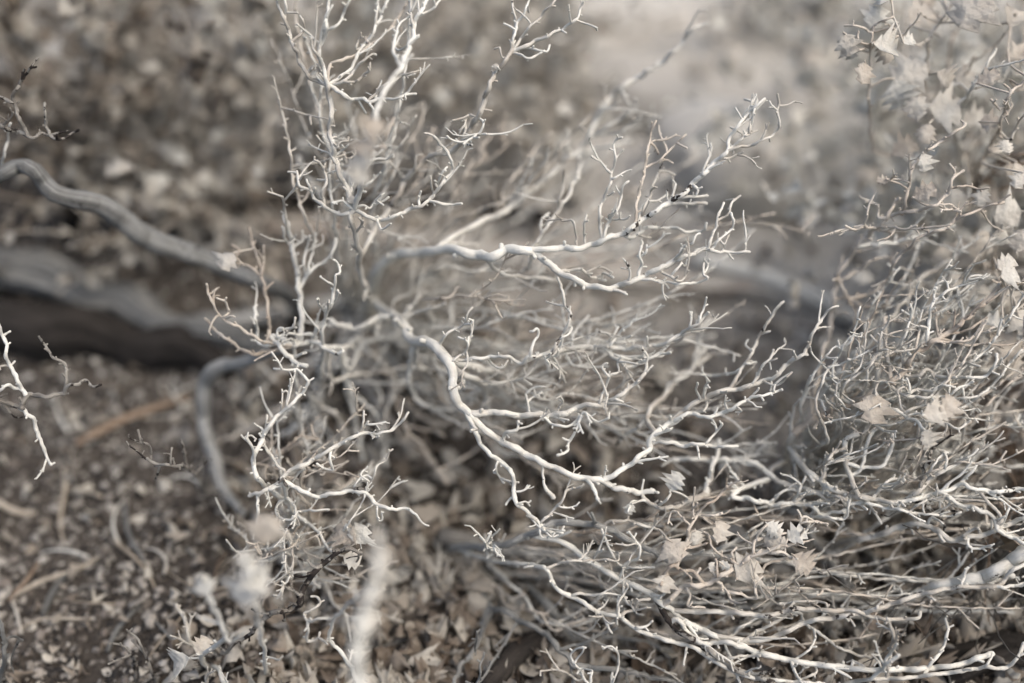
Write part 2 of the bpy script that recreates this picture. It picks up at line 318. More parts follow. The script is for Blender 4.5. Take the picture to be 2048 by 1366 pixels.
def T(bid, parent, crop, z, wd, pts, m=None, tw=1.0, name=None, label=None, lie=False):
    """bid: own key, parent: key of the branch it grows from (None = starts at the plant's base), z: cm behind the focal plane
    ('g' = on the ground), wd: thickness at start and end (picture px), pts: x,y,x,y.. inside the crop"""
    ox, oy = CROP[crop]; P = np.array(pts, float).reshape(-1, 2)*K + [ox, oy]
    zs = list(z) if isinstance(z, (list, tuple)) else [z]
    wd = [v*(1 if v > 26 else .80 if v > 12 else .86) for v in (wd if isinstance(wd, (list, tuple)) else [wd, wd*.6])]
    if parent:
        pr = BR[parent]['q']; d = np.linalg.norm(pr[:, :2]-P[0], axis=1); i = int(d.argmin()); q = pr[i]
        if d[i] < 22: P[0] = q[:2]
        else: P = np.vstack([q[:2], P])
        zs = [(q[2]-FOCUS)*100] + zs
    s = np.concatenate([[0], np.cumsum(np.linalg.norm(np.diff(P, axis=0), axis=1))]); s /= s[-1]
    zz = []
    for i, v in enumerate(zs):
        if v == 'g':
            xy = [np.interp(i/max(1, len(zs)-1), s, P[:, k]) for k in (0, 1)]; v = (ground_depth(*xy)-FOCUS)*100 + .3
        zz.append(v)
    if len(zz) == 1: zz = zz*2
    D = FOCUS + np.interp(s, np.linspace(0, 1, len(zz)), zz)/100
    wpx = np.interp(s, np.linspace(0, 1, len(wd)), wd)
    if lie: D = np.array([ground_depth(*p) - .35*ww/FPX*.7 for p, ww in zip(P, wpx)])
    step = max(3.0, min(wd)*.5)
    q = catmull(np.column_stack([P, D]), step); n = len(q)
    sq = np.concatenate([[0], np.cumsum(np.linalg.norm(np.diff(q[:, :2], axis=0), axis=1))]); f = sq/sq[-1]
    wpx = np.interp(f, np.linspace(0, 1, len(wd)), wd)
    rng = random.Random(bid if isinstance(bid, str) else 'x'+str(len(BR)))
    env = np.minimum(1, np.minimum(f*6, 1))
    for k in range(2):      # gnarled wander
        calm = .35 if bid in CALM else .8
        lam = np.maximum((52, 23)[k], wpx*(6.0, 3.0)[k]); amp = (np.minimum(wpx*.24, 1.9)+wpx*.03, np.minimum(wpx*.12, .9))[k]
        for ax in (0, 1):
            o1, o2 = rng.uniform(0, 6.28), rng.uniform(0, 6.28)
            q[:, ax] += calm*env*amp*np.sin(sq/lam*6.28+o1+1.7*np.sin(sq/lam*2.1+o2))
    q[:, 2] += env*.0022*np.sin(sq/60*6.28+rng.uniform(0, 6.28))
    W = unproj(q); rad = wpx/2*q[:, 2]/FPX
    hz = height(W[:, 0], W[:, 1]) + rad*.4
    if not (zs and zs[0] == 'g'): W[:, 2] = np.maximum(W[:, 2], hz)
    else: W[:, 2] = np.where(f > .15, np.maximum(W[:, 2], hz), W[:, 2])
    s3 = np.concatenate([[0], np.cumsum(np.linalg.norm(np.diff(W, axis=0), axis=1))])
    big = max(wd) > 24
    rad = bumps(s3, rad, rng, .03 if big else (.2 if max(wd) > 9 else .32))
    if max(wd) < 14: rad[-2:] *= 1.15
    mb = MB(); tube(mb, W, rad, 14 if big else 8, .05, rng)
    if tw: dress(mb, W, rad, tw, rng)
    m = m or (BR[parent]['m'] if parent else THING_MAT)
    nm = name or ('twig' if parent else 'branch')
    po = THING if not parent else BR[parent]['top']
    me = mb.mesh(nm, W[0]); o = add_obj(nm, me, po, M[m]); o.location = Vector(W[0]) - parent_world(po)
    if label: o['label'] = label
    BR[bid] = dict(q=q, W=W, m=m, top=o if not parent else BR[parent]['top'], o=o)
    return o
_c = [0]
def t(parent, crop, z, wd, pts, **k):       # an unnamed twig
    _c[0] += 1; return T('t%d' % _c[0], parent, crop, z, wd, pts, **k)
def leaf(parent, crop, x, y, size, ang, z=None, k=None, tilt=0.42, me=None, seed=None):
    """a leaf seen at a picture point: size in px, ang = picture direction of its tip in degrees, tilt turns it away from the viewer"""
    ox, oy = CROP[crop]; px, py = x*K+ox, y*K+oy; sz = size*K
    b = BR[parent]; d = np.linalg.norm(b['q'][:, :2]-[px, py], axis=1); i = int(d.argmin())
    D = b['q'][i, 2] if z is None else FOCUS+z/100
    a = math.radians(ang); dv = RT*math.cos(a) + UP*math.sin(a)
    r = random.Random('%s%d%d' % (parent, x, y))
    dv = dv*math.cos(tilt*.4) + FW*math.sin(tilt*.4)*r.choice((-1, 1))
    base = EYE + ray(px, py)*D - dv*(sz*.5*D/FPX)
    up = -FW + UP*r.uniform(-.1, 1.2*tilt) + RT*r.uniform(-tilt, tilt)
    L = LEAF if me is None else me
    m_ = L[r.randrange(len(L)) if k is None else k]
    tip = b['W'][i]
    gap = np.linalg.norm(base-tip)      # the leaf stalk reaches back to its branch
    o = put_leaf('leaf', m_, base, dv, up, sz*D/FPX, b['top'])
    if gap > .002:
        mb = MB(); midp = (tip+base)/2 + rvec(r)*gap*.12
        tube(mb, catmull(np.array([tip, midp, base+dv*.001]), gap/8), np.full(len(catmull(np.array([tip, midp, base+dv*.001]), gap/8)), .0006), 5, rng=r)
        st = add_obj('leaf_stalk', mb.mesh('leaf_stalk', tip), b['top'], M[b['m']]); st.location = Vector(tip) - parent_world(b['top'])
    return o

# ------------------------------------------------------------------ ground
def make_ground():
    n = 261; u = np.linspace(-1, 1, n); g = np.sinh(u*5.6)/np.sinh(5.6)*60
    gx, gy = np.meshgrid(g, g + .75); z = height(gx, gy)
    rs = np.random.RandomState(3); near = np.exp(-((gx/1.2)**2 + ((gy-.8)/1.2)**2)); z = z + near*rs.uniform(-.0012, .0012, z.shape)
    V = np.stack([gx, gy, z], -1).reshape(-1, 3)
    i = np.arange(n*n).reshape(n, n); F = np.stack([i[:-1, :-1], i[:-1, 1:], i[1:, 1:], i[1:, :-1]], -1).reshape(-1, 4)
    me = bpy.data.meshes.new('ground'); me.from_pydata(V.tolist(), [], F.tolist()); me.polygons.foreach_set('use_smooth', [True]*len(me.polygons))
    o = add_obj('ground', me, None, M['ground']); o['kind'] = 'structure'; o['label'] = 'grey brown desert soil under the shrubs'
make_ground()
def log_obj(name, label, cat, path, wd, m, sink=.25, rough=.08, px_lift=0, groove=0.0, sides=20):
    """a piece of dead wood resting on the soil along picture points"""
    P = np.array(path, float).reshape(-1, 2); g = np.array([gpoint(*p) for p in P])
    D = np.array([ground_depth(*p) for p in P]); rr = np.interp(np.linspace(0, 1, len(P)), np.linspace(0, 1, len(wd)), wd)/2*D/FPX
    W = g.copy(); W[:, 2] += rr*(1-sink) + px_lift
    W = catmull(W, .012) if True else W
    rad = np.interp(np.linspace(0, 1, len(W)), np.linspace(0, 1, len(rr)), rr); rng = random.Random(name+label)
    rad *= 1 + .06*np.sin(np.arange(len(W))*.35+rng.uniform(0, 6)) + .04*np.sin(np.arange(len(W))*.9)
    W = W + np.array([[0, .004*math.sin(i*.2), .003*math.sin(i*.33+1)] for i in range(len(W))])
    mb = MB(); tube(mb, W, rad, sides, rough, rng, groove=groove)
    o = add_obj(name, mb.mesh(name, W[0]), None, M[m]); o.location = W[0]; tag(o, label, cat); return o

# ------------------------------------------------------------------ dead wood behind and beside the shrub, with black pieces for shade
log_obj('fallen_log', 'thick weathered log lying on the sand behind the pale shrub', 'log', [430, 470, 700, 480, 950, 520, 1200, 555, 1480, 590, 1760, 660], [46, 62, 70, 60, 40], 'sandlog', rough=.05, sink=.7, groove=.05, sides=48)
log_obj('dead_branch', 'smooth bleached branch slanting down beside the pale boulder', 'branch', [1385, 540, 1500, 575, 1640, 628, 1800, 700, 1950, 760], [26, 32, 34, 30], 'pale', sink=-.6)
log_obj('fallen_log', 'broken pale grey log end poking out under the shrub', 'log', [400, 670, 470, 672, 560, 650, 680, 625, 800, 610], [44, 40, 34, 30], 'silver', sink=-.1)
log_obj('fallen_log', 'thick dark weathered log with grey top lying behind the dead twigs', 'log', [-160, 575, -60, 570, 0, 592, 70, 588, 130, 606, 200, 634, 270, 640, 340, 678, 430, 690, 540, 705], [78, 70, 96, 74, 88, 62, 70, 46, 52, 30], 'grey', sink=-.5, rough=.06, groove=.07, sides=48)
log_obj('fallen_log', 'low blackened log half under the grey-topped log', 'log', [-180, 680, 0, 692, 100, 697, 190, 694, 290, 724, 380, 716, 460, 748], [100, 118, 96, 110, 76, 84, 40], 'char_shade', sink=.15, rough=.04, groove=.05, sides=40)  # black piece added to stand in for the shaded hollow under the log
log_obj('dead_branch', 'rough charred black branch lying across the leaf litter', 'branch', [960, 1410, 1030, 1335, 1065, 1310, 1110, 1290], [44, 40, 34], 'char_shade', sink=-.1, rough=.14)
log_obj('dead_branch', 'grey brown lying stem under the arching grey branch', 'branch', [880, 1090, 950, 1115, 1040, 1145, 1120, 1170, 1220, 1195, 1320, 1215], [34, 42, 38, 30], 'log', sink=-.4)
log_obj('fallen_log', 'splintered dark brown log lying under the long pale twigs', 'log', [1880, 1370, 1960, 1330, 2060, 1330, 2200, 1360], [50, 60, 70], 'char_shade', rough=.16)
log_obj('fallen_log', 'dark brown log piece beside the pale boulder', 'log', [1640, 395, 1690, 330, 1760, 280, 1850, 250], [50, 60, 44], 'log')
log_obj('dead_branch', 'dark brown branch along the foot of the pale boulder', 'branch', [1330, 385, 1420, 392, 1500, 412, 1600, 440, 1720, 430, 1850, 402], [14, 24, 28, 26, 14], 'char_shade', sink=.0)  # black strip in place of the shadow line under the boulder
log_obj('dead_branch', 'dark thin branch lying behind the weathered log', 'branch', [470, 428, 560, 420, 660, 424, 800, 410, 930, 420, 1110, 452], [26, 36, 26], 'char_shade', sink=.0)  # black strip standing in for the shadowed gap at the log's edge
log_obj('fallen_stick', 'rusty brown stick lying on the gravel', 'stick', [155, 898, 240, 856, 310, 830, 375, 805], [12, 15, 11], 'rust', sink=.2)

# charred stump trunk at the far left
shrub('burnt_stump', 'charred dark upright stump standing behind the dead grey branch', 'stump', (150, 470), m='char_shade')
T('ch', None, 'A', ['g', 44, 42, 40], [60, 46, 44, 50], [440, 1400, 420, 1150, 380, 900, 250, 620, 130, 350, 60, 100, 40, -120], tw=.0)
T('ch2', 'ch', 'A', [43, 44], [26, 12], [300, 700, 420, 560, 520, 420, 600, 250], tw=.2)

# ------------------------------------------------------------------ central pale shrub
shrub('pale_shrub', 'large pale leafless shrub with knobbly forked branches sprawling over the log', 'shrub', (735, 640))
# lower main stem
T('M', None, 'F', ['g', 9, 5, 1, 0, 0], [22, 20, 25, 25, 22, 20], [690, 560, 700, 440, 755, 485, 830, 530, 890, 560, 920, 620, 960, 680, 1040, 690, 1100, 720, 1150, 790, 1180, 860, 1190, 950, 1220, 1030, 1280, 1110], tw=.35)
t('M', 'F', 7, [12, 9], [830, 540, 740, 550, 640, 600, 540, 590, 470, 560])
t('M', 'F', 5, [8, 5], [900, 540, 970, 510, 1050, 490, 1140, 460])
t('M', 'F', 8, [8, 5], [900, 530, 930, 500, 980, 430, 1020, 390])
t('M', 'F', 9, [7, 4], [830, 520, 850, 440, 960, 390])
T('Ma', 'M', 'F', 0, [7, 4.5], [1100, 700, 1150, 640, 1200, 610, 1250, 580, 1270, 530, 1300, 485])
t('Ma', 'F', 0, [5, 4], [1250, 585, 1290, 580, 1300, 560])
T('Mb', 'M', 'F', 0, [6, 4.5], [1170, 795, 1220, 770, 1255, 750, 1275, 700, 1260, 670, 1220, 655])
t('Mb', 'F', 0, [5, 4], [1270, 710, 1278, 690, 1280, 655])
t('Mb', 'F', -.5, [6, 4.5], [1265, 740, 1275, 770, 1260, 830, 1220, 880])
T('LT', 'M', 'F', [0, -.5, -.5, 0], [9, 8, 8, 6], [1160, 795, 1250, 790, 1330, 780, 1400, 775, 1500, 765, 1550, 790, 1600, 815, 1630, 770, 1720, 765, 1780, 730, 1810, 670, 1860, 590, 1880, 520, 1840, 470, 1830, 390, 1800, 310])
t('LT', 'F', -.5, [7, 5.5], [1635, 765, 1660, 690, 1690, 650, 1680, 605, 1650, 620])
t('LT', 'F', -.5, [6, 5], [1730, 765, 1790, 765, 1805, 740])
t('LT', 'F', -.5, [6, 5], [1720, 765, 1740, 800, 1755, 815, 1730, 780])
t('LT', 'F', -.5, [5.5, 4.5], [1810, 670, 1860, 640, 1880, 600])
t('LT', 'F', 1, [6, 5], [1390, 780, 1420, 810, 1470, 840, 1510, 790])
# mid right soft branch
T('MS', 'LT', 'G', [3, 2.5, 1.5, 0], [11, 11, 9, 6], [140, 790, 330, 740, 440, 720, 580, 710, 660, 720, 760, 722, 870, 710, 940, 700, 1020, 660, 1090, 620, 1160, 570, 1220, 510])
t('MS', 'G', 2, [7, 5], [640, 715, 700, 630, 760, 580, 795, 550])
t('MS', 'G', 2.5, [6, 5], [630, 715, 650, 660, 690, 600])
t('MS', 'G', 0, [6, 4.5], [1150, 565, 1190, 490, 1200, 450, 1210, 425])
t('MS', 'G', 1, [6, 4.5], [1110, 605, 1120, 510])
t('MS', 'G', 1, [7, 5], [960, 700, 1050, 680, 1100, 630, 1190, 620])
T('MSd', 'MS', 'G', [2, 1], [9, 6], [600, 715, 660, 770, 700, 800, 770, 830, 830, 800, 920, 760, 1000, 750])
t('MSd', 'G', 2, [6, 5], [650, 745, 750, 780, 900, 770])
t('MS', 'G', 5, [7, 5], [420, 722, 440, 620, 520, 530]); t('MS', 'G', 5, [7, 5], [505, 715, 530, 610])
t('MS', 'G', 4, [7, 5], [380, 735, 400, 790, 440, 820, 510, 820]); t('MS', 'G', 1, [6, 4.5], [870, 710, 860, 650])
# right fork of the main stem
T('MR', 'M', 'G', [0, 0, -.3, 0], [17, 14, 11, 6], [-160, 1095, -60, 1100, 0, 1100, 120, 1110, 230, 1110, 330, 1110, 440, 1080, 520, 1050, 600, 1050, 680, 1010, 750, 960, 800, 930, 840, 870, 860, 820, 860, 770, 835, 735])
T('MRa', 'MR', 'G', -.4, [7, 4.5], [580, 1045, 610, 960, 640, 890, 690, 860, 690, 810, 710, 770])
t('MRa', 'G', -.3, [6, 4.5], [635, 890, 600, 850, 605, 815, 630, 810])
T('MRb', 'MR', 'G', -.5, [7, 5], [230, 1110, 300, 1160, 370, 1180, 430, 1160, 480, 1110, 500, 1100, 560, 1150, 640, 1130])
t('MRb', 'G', -.5, [5, 4], [630, 1130, 620, 1060, 630, 990]); t('MR', 'G', -.4, [6, 4.5], [330, 1110, 345, 1070, 370, 1040, 350, 1000])
t('MR', 'G', -.3, [6, 5], [680, 1015, 720, 1035]); T('MRc', 'MRb', 'G', -1, [7, 6], [485, 1110, 450, 1190, 410, 1260, 390, 1320, 340, 1345])
t('MRc', 'G', -1, [6, 5], [465, 1160, 485, 1215]); T('MRd', 'MR', 'G', 2, [7, 5], [180, 1105, 160, 1030, 150, 990]); t('MRd', 'G', 2, [6, 5], [165, 1035, 240, 975])
# down forks
T('MD1', 'M', 'J', [0, 0, 0, 0], [12, 10, 10, 7], [1290, -207, 1310, -117, 1370, -10, 1450, 60, 1520, 110, 1550, 180, 1540, 260, 1570, 320, 1630, 370, 1690, 430, 1720, 460, 1770, 480, 1830, 485])
T('MD1a', 'MD1', 'J', -.5, [7, 5], [1710, 410, 1780, 350, 1830, 290, 1850, 240, 1940, 210]); t('MD1a', 'J', -.5, [5, 4], [1800, 330, 1860, 340, 1910, 325])
t('MD1', 'J', 0, [6, 5], [1545, 280, 1520, 290, 1500, 320]); t('MD1', 'J', .6, [6, 5], [1450, 60, 1440, 130, 1490, 190]); t('MD1', 'J', 0, [5, 4], [1570, 310, 1610, 300, 1635, 325])
t('MD1', 'J', -.5, [6, 4], [1680, 430, 1700, 500, 1750, 512]); t('MD1', 'J', -.5, [6, 4], [1690, 440, 1760, 505, 1800, 498]); t('MD1', 'J', 0, [6, 4], [1670, 425, 1620, 385]); t('MD1', 'J', -.6, [5, 4], [1700, 450, 1760, 465, 1840, 470])
T('MD2', 'M', 'K', [0, -.5, -.5, 0, 1], [17, 16, 15, 15, 11], [-160, -190, -70, -100, 0, -50, 80, -20, 180, 40, 280, 90, 370, 120, 450, 160, 520, 175, 600, 180, 680, 225, 760, 235, 830, 250, 900, 240], tw=.7)
t('MD2', 'K', -2, [9, 8], [510, 178, 540, 220, 570, 290]); t('MD2', 'K', -1, [5, 6, 11], [240, 80, 250, 160, 280, 240, 310, 280], tw=.2)
t('MD2', 'K', -1, [8, 6], [10, -45, 40, -100, 100, -125, 110, -170], tw=1.2)
T('MU', 'MD2', 'K', [0, .5, 1.5], [12, 12, 13], [600, 178, 680, 140, 750, 90, 810, 40, 870, 0, 880, -50, 930, -120, 1000, -160, 1060, -195])
t('MU', 'K', -.3, [5, 4], [615, 170, 620, 90])
T('MU2', 'MU', 'G', [0, 0], [10, 7], [875, 1290, 940, 1265, 1000, 1275, 1080, 1290, 1180, 1280, 1260, 1300, 1390, 1295]); t('MU2', 'G', 0, [6, 5], [1200, 1285, 1270, 1210, 1300, 1160])
T('MK', 'MD2', 'K', [1, 1.5], [10, 9], [820, 248, 870, 310, 950, 340, 1040, 330, 1100, 290]); t('MK', 'K', 0, [6, 4], [850, 290, 770, 305, 750, 360]); t('MK', 'K', .3, [7, 5], [930, 330, 990, 270, 1000, 250])
T('ML', 'MK', 'K', [3, 5, 5], [16, 15, 11], [1100, 295, 1180, 270, 1300, 260, 1380, 200, 1390, 120, 1350, 60]); t('ML', 'K', 5, [12, 10], [1200, 265, 1230, 150, 1260, 50, 1280, 0, 1285, -60])
leaf('MK', 'K', 1020, 190, 130, 65, z=.4, k=2); leaf('MK', 'K', 760, 340, 80, 250, z=.2, k=1)
# middle right sprays
T('MID2', 'MU', 'G', [1, 1, 0, 0], [12, 11, 9, 5], [1000, 1150, 1080, 1085, 1150, 1035, 1220, 1000, 1320, 970, 1430, 950, 1520, 920, 1600, 890, 1680, 820, 1750, 765, 1790, 740, 1820, 660, 1880, 550, 1920, 500, 1980, 475])
T('MIDx', 'MID2', 'G', 0, [7, 5], [1470, 940, 1510, 880, 1540, 820, 1580, 780, 1600, 730]); t('MIDx', 'G', 0, [5, 4], [1560, 800, 1620, 780]); t('MID2', 'G', -.4, [6, 4.5], [1540, 915, 1620, 940, 1660, 910, 1675, 885])
t('MID2', 'G', 0, [5, 4], [1790, 740, 1800, 760, 1780, 760]); t('MID2', 'G', 1, [7, 5], [1200, 1010, 1215, 1060, 1190, 1095]); t('MID2', 'G', -1, [6, 5], [1170, 1025, 1150, 960, 1160, 925]); t('MID2', 'G', -1, [5, 4], [1190, 1015, 1195, 950, 1230, 915])
T('MID1', 'MU', 'G', [.5, 0, -.3, 0], [9, 9, 8, 5], [1000, 1150, 1070, 1120, 1130, 1100, 1200, 1120, 1280, 1110, 1350, 1080, 1410, 1040, 1470, 1010, 1540, 1000, 1600, 975, 1650, 960])
t('MID1', 'G', -.4, [5, 4], [1390, 1060, 1415, 1085, 1380, 1098]); t('MID1', 'G', -.4, [5, 4], [1450, 1025, 1475, 1040, 1500, 1065]); t('MID1', 'G', 0, [5, 4], [1600, 975, 1610, 930]); t('MID1', 'G', 0, [5.5, 4.5], [1470, 1010, 1490, 985, 1510, 955])
T('MID3', 'MID2', 'G', [2, 2], [8, 5], [1340, 965, 1390, 880, 1440, 800, 1480, 740, 1510, 660, 1570, 570, 1610, 500, 1660, 445]); t('MID3', 'G', 2, [6, 4.5], [1430, 810, 1500, 800]); t('MID3', 'G', 2, [6, 4.5], [1520, 640, 1580, 620]); t('MID3', 'G', 3, [5, 4], [1475, 745, 1440, 700, 1450, 670]); t('MID3', 'G', 5, [7, 5], [1410, 845, 1350, 870, 1230, 880])
T('MID4', 'MU', 'G', [5, 8, 8], [12, 11, 8], [880, 1200, 860, 1120, 930, 1030, 1040, 900, 1130, 830, 1250, 760, 1330, 740]); t('MID4', 'G', 8, [9, 7], [1130, 830, 1150, 750, 1190, 590, 1260, 560]); t('MID4', 'G', 8, [8, 6], [960, 990, 1000, 930, 1100, 870, 1200, 720]); t('MID4', 'G', 6, [8, 6], [900, 1080, 820, 1180, 760, 1210, 680, 1280])
# upper horizontal fork
T('UH', None, 'F', ['g', 11, 7, 3, 1, .5], [20, 22, 24, 24, 22, 20], [690, 560, 715, 400, 745, 270, 780, 210, 870, 165, 1000, 160, 1120, 150, 1220, 145, 1320, 180, 1420, 180, 1520, 145, 1620, 145, 1690, 165], tw=.3)
T('UH1', 'UH', 'C', [.5, .3, 0, .5], [17, 14, 11, 6], [120, 1450, 360, 1455, 470, 1450, 560, 1425, 640, 1390, 720, 1363, 830, 1290, 950, 1210, 1050, 1150, 1120, 1080, 1180, 1030, 1260, 950, 1320, 890, 1340, 820, 1370, 770, 1420, 700, 1480, 640, 1550, 580], tw=.7)
T('UH1a', 'UH1', 'C', 0, [7, 5], [1340, 890, 1400, 855, 1460, 850, 1540, 820, 1630, 760, 1635, 700, 1620, 650, 1630, 600, 1625, 550]); t('UH1a', 'C', 0, [5, 4], [1618, 650, 1590, 620, 1575, 590])
T('UH1b', 'UH1', 'C', .5, [7, 5], [1340, 880, 1400, 830, 1470, 730, 1490, 640, 1500, 590]); t('UH1b', 'C', .5, [5, 4], [1400, 830, 1410, 780, 1350, 745]); t('UH1b', 'C', .3, [5, 4], [1430, 800, 1500, 765]); t('UH1', 'C', 2, [6, 4], [1370, 770, 1440, 660, 1500, 555])
t('UH1', 'C', .5, [6, 5], [1310, 940, 1360, 920, 1420, 890]); t('UH1', 'C', 2, [7, 5], [1180, 1035, 1230, 900, 1230, 840]); t('UH1', 'C', 1, [8, 6], [1050, 1150, 1130, 1150, 1210, 1150]); t('UH1', 'C', 2, [8, 6], [990, 1190, 1100, 1190, 1210, 1190]); t('UH1', 'C', 0, [7, 5], [1120, 1085, 1160, 1110, 1150, 1140])
T('w1', 'UH1', 'C', 0, [8, 5], [600, 1410, 580, 1260, 590, 1200, 620, 1140, 650, 1050, 660, 980, 680, 920, 665, 860, 680, 815, 710, 805]); t('w1', 'C', 0, [6, 5], [650, 1020, 600, 960, 540, 915]); t('w1', 'C', 0, [5, 4], [675, 935, 700, 900, 720, 875]); t('w1', 'C', 0, [5, 4], [655, 1045, 720, 1010, 765, 995]); t('w1', 'C', -.3, [5, 4], [615, 1140, 640, 1145, 668, 1125])
T('w2', 'UH1', 'C', 0, [8, 5], [600, 1410, 620, 1345, 650, 1280, 680, 1230, 710, 1150, 720, 1090, 750, 1065]); t('w2', 'C', -.4, [5, 4], [650, 1285, 700, 1280, 705, 1245]); t('w2', 'C', -.4, [5, 4], [645, 1290, 635, 1260, 660, 1250])
T('w3', 'UH1', 'C', 1.5, [8, 5], [790, 1320, 800, 1200, 820, 1100, 850, 980, 865, 870, 885, 770, 910, 710], m='tan'); T('w3a', 'w3', 'C', 1.5, [6, 4], [855, 985, 930, 940, 1000, 870, 1050, 820, 1090, 785]); t('w3a', 'C', 1.5, [5, 4], [925, 945, 970, 935, 1010, 955]); t('w3', 'C', 2, [5, 4], [862, 890, 890, 830, 920, 825])
t('UH1', 'C', 3, [7, 5], [820, 1295, 880, 1130, 910, 1050, 940, 1000, 1020, 1020]); t('UH1', 'C', 2.5, [7, 5], [810, 1305, 840, 1200, 920, 1170, 980, 1140]); t('UH1', 'C', 0, [6, 5], [450, 1440, 440, 1330, 420, 1290, 360, 1295]); t('UH1', 'C', 0, [6, 5], [500, 1440, 490, 1320, 505, 1260])
T('UHx', 'UH1', 'G', [2, 1.5], [9, 6], [700, 35, 780, 70, 860, 20, 1000, 15, 1100, 40, 1190, 30, 1210, -10]); t('UHx', 'G', 2, [7, 6], [800, 55, 880, 75])
T('UH2', 'UH', 'G', [0, -.3, -.3, 0], [17, 15, 12, 6], [200, 150, 280, 220, 370, 290, 480, 340, 610, 370, 720, 350, 830, 300, 930, 260, 1040, 200, 1120, 170, 1180, 145, 1240, 150, 1330, 160, 1400, 160, 1460, 160], tw=.8)
T('u1', 'UH2', 'G', -.5, [8, 5.5], [810, 310, 825, 240, 820, 170, 830, 100]); t('u1', 'G', -.6, [6, 4], [825, 190, 850, 160, 860, 115]); t('UH2', 'G', -.5, [6, 4.5], [1045, 198, 1070, 120, 1120, 110, 1150, 60, 1170, 50])
T('u2', 'UH2', 'G', .3, [7, 5], [1215, 145, 1240, 70, 1260, 10, 1280, -60, 1310, -130]); T('u3', 'UH2', 'G', 0, [6, 5], [1235, 150, 1260, 120, 1300, 70, 1350, 30, 1365, -20, 1355, -70]); t('u3', 'G', 0, [5, 4], [1290, 85, 1310, 110, 1340, 60]); t('u2', 'G', 1, [6, 5], [1270, -20, 1330, -60, 1360, -130, 1410, -170])
t('UH2', 'G', 0, [5, 4], [1400, 160, 1435, 145, 1430, 110])
T('u4', 'UH2', 'G', -.5, [7, 5], [930, 262, 990, 300, 1060, 330, 1090, 290, 1105, 265]); t('u4', 'G', -.5, [6, 4.5], [1000, 300, 1030, 260, 1060, 220])
T('u5', 'UH2', 'G', -.2, [7, 5], [810, 315, 930, 325, 1020, 345, 1100, 340, 1180, 330, 1215, 310, 1190, 290, 1215, 250, 1225, 200]); t('u5', 'G', -.2, [6, 5], [920, 325, 960, 345, 985, 370])
T('u6', 'UH2', 'G', [1, 2], [8, 6], [340, 265, 450, 260, 510, 280, 540, 310, 620, 320]); t('u6', 'G', 2, [6, 5], [505, 280, 580, 250, 640, 270]); t('u6', 'G', 1, [6, 5], [590, 318, 600, 280, 625, 290, 660, 310])
T('u7', 'UH', 'F', [4, 5], [9, 8], [1390, 185, 1400, 220, 1450, 270, 1540, 300, 1650, 310, 1800, 325])
# far soft branch rising to the upper right
T('FB', 'UH', 'C', [8, 9, 9, 8, 6], [14, 15, 14, 11, 6], [-400, 1440, -250, 1370, -130, 1310, 0, 1250, 100, 1180, 250, 1060, 370, 950, 440, 900, 510, 820, 550, 740, 580, 660, 640, 590, 680, 530, 800, 460, 950, 360, 1060, 260, 1100, 190, 1210, 140], tw=.6)
t('FB', 'C', 8, [8, 6], [430, 905, 390, 860, 400, 770]); T('FBa', 'FB', 'C', 7, [9, 5], [500, 830, 640, 730, 720, 690, 760, 640]); t('FBa', 'C', 7, [7, 5], [560, 800, 700, 770, 820, 690]); t('FB', 'C', 9, [8, 5], [450, 895, 600, 860, 760, 830]); t('FB', 'C', 7, [7, 5], [610, 625, 670, 620, 690, 560]); t('FB', 'C', 8, [5, 4], [20, 1230, 20, 1110, 130, 980, 240, 830, 300, 775], m='tan'); t('FB', 'C', 7, [6, 4], [700, 510, 760, 620, 800, 580])
T('FBs', 'FB', 'C', [5, 4, 3, 5], [9, 8, 8, 8], [450, 890, 470, 980, 430, 1080, 380, 1180, 320, 1260, 250, 1363, 200, 1450, 170, 1560, 130, 1600]); t('FBs', 'C', 3.5, [7, 5], [350, 1220, 345, 1190, 370, 1080, 380, 990]); t('FBs', 'C', 4, [6, 5], [250, 1363, 240, 1290, 290, 1250])
# upright stems above the base
T('US', None, 'F', ['g', 8, 4, 1, 0], [14, 14, 13, 13], [690, 570, 690, 400, 650, 310, 640, 240, 640, 170, 620, 80, 600, 0, 590, -60, 610, -100], tw=.8)
T('U1', 'US', 'B', [-3, -7, -5, -1, 0], [12, 12, 12, 11, 8], [610, 1220, 650, 1080, 670, 950, 700, 850, 735, 700, 760, 580, 830, 480, 880, 400, 930, 280, 960, 180, 980, 90, 1040, 0, 1070, -80], tw=1)
t('U1', 'B', 0, [8, 5], [880, 400, 860, 350, 840, 300, 850, 230, 870, 150, 940, 90], tw=1.4); t('U1', 'B', 0, [7, 5], [960, 170, 940, 60, 940, -30], tw=1.3); t('U1', 'B', 0, [7, 5], [980, 100, 1060, 60, 1115, -10]); t('U1', 'B', 0, [6, 4], [990, 80, 985, 30, 970, -40])
t('U1', 'B', -4, [6, 5], [690, 900, 760, 860, 800, 790, 840, 690], m='tan'); t('U1', 'B', -3, [7, 5], [680, 930, 770, 890, 830, 830, 850, 800]); t('U1', 'B', -2, [7, 5], [660, 1010, 720, 940, 800, 930, 840, 900]); t('U1', 'B', -2, [7, 5], [650, 1100, 700, 1070, 740, 1030, 760, 1010])
T('U2', 'US', 'B', [0, 0, 0], [12, 11, 11], [605, 1200, 570, 1120, 545, 1070, 520, 1000, 495, 900, 470, 780, 475, 680, 465, 580, 455, 490], tw=1.2)
T('U2a', 'U2', 'B', 0, [10, 9, 6], [455, 490, 380, 470, 310, 400, 280, 330, 245, 240, 205, 130, 180, 60, 150, -20]); t('U2a', 'B', 0, [7, 5], [205, 115, 215, 50, 200, -20]); t('U2a', 'B', 0, [6, 4], [255, 240, 310, 190, 315, 150, 295, 90]); t('U2a', 'B', -.5, [8, 6], [330, 430, 360, 410, 375, 390], tw=2)
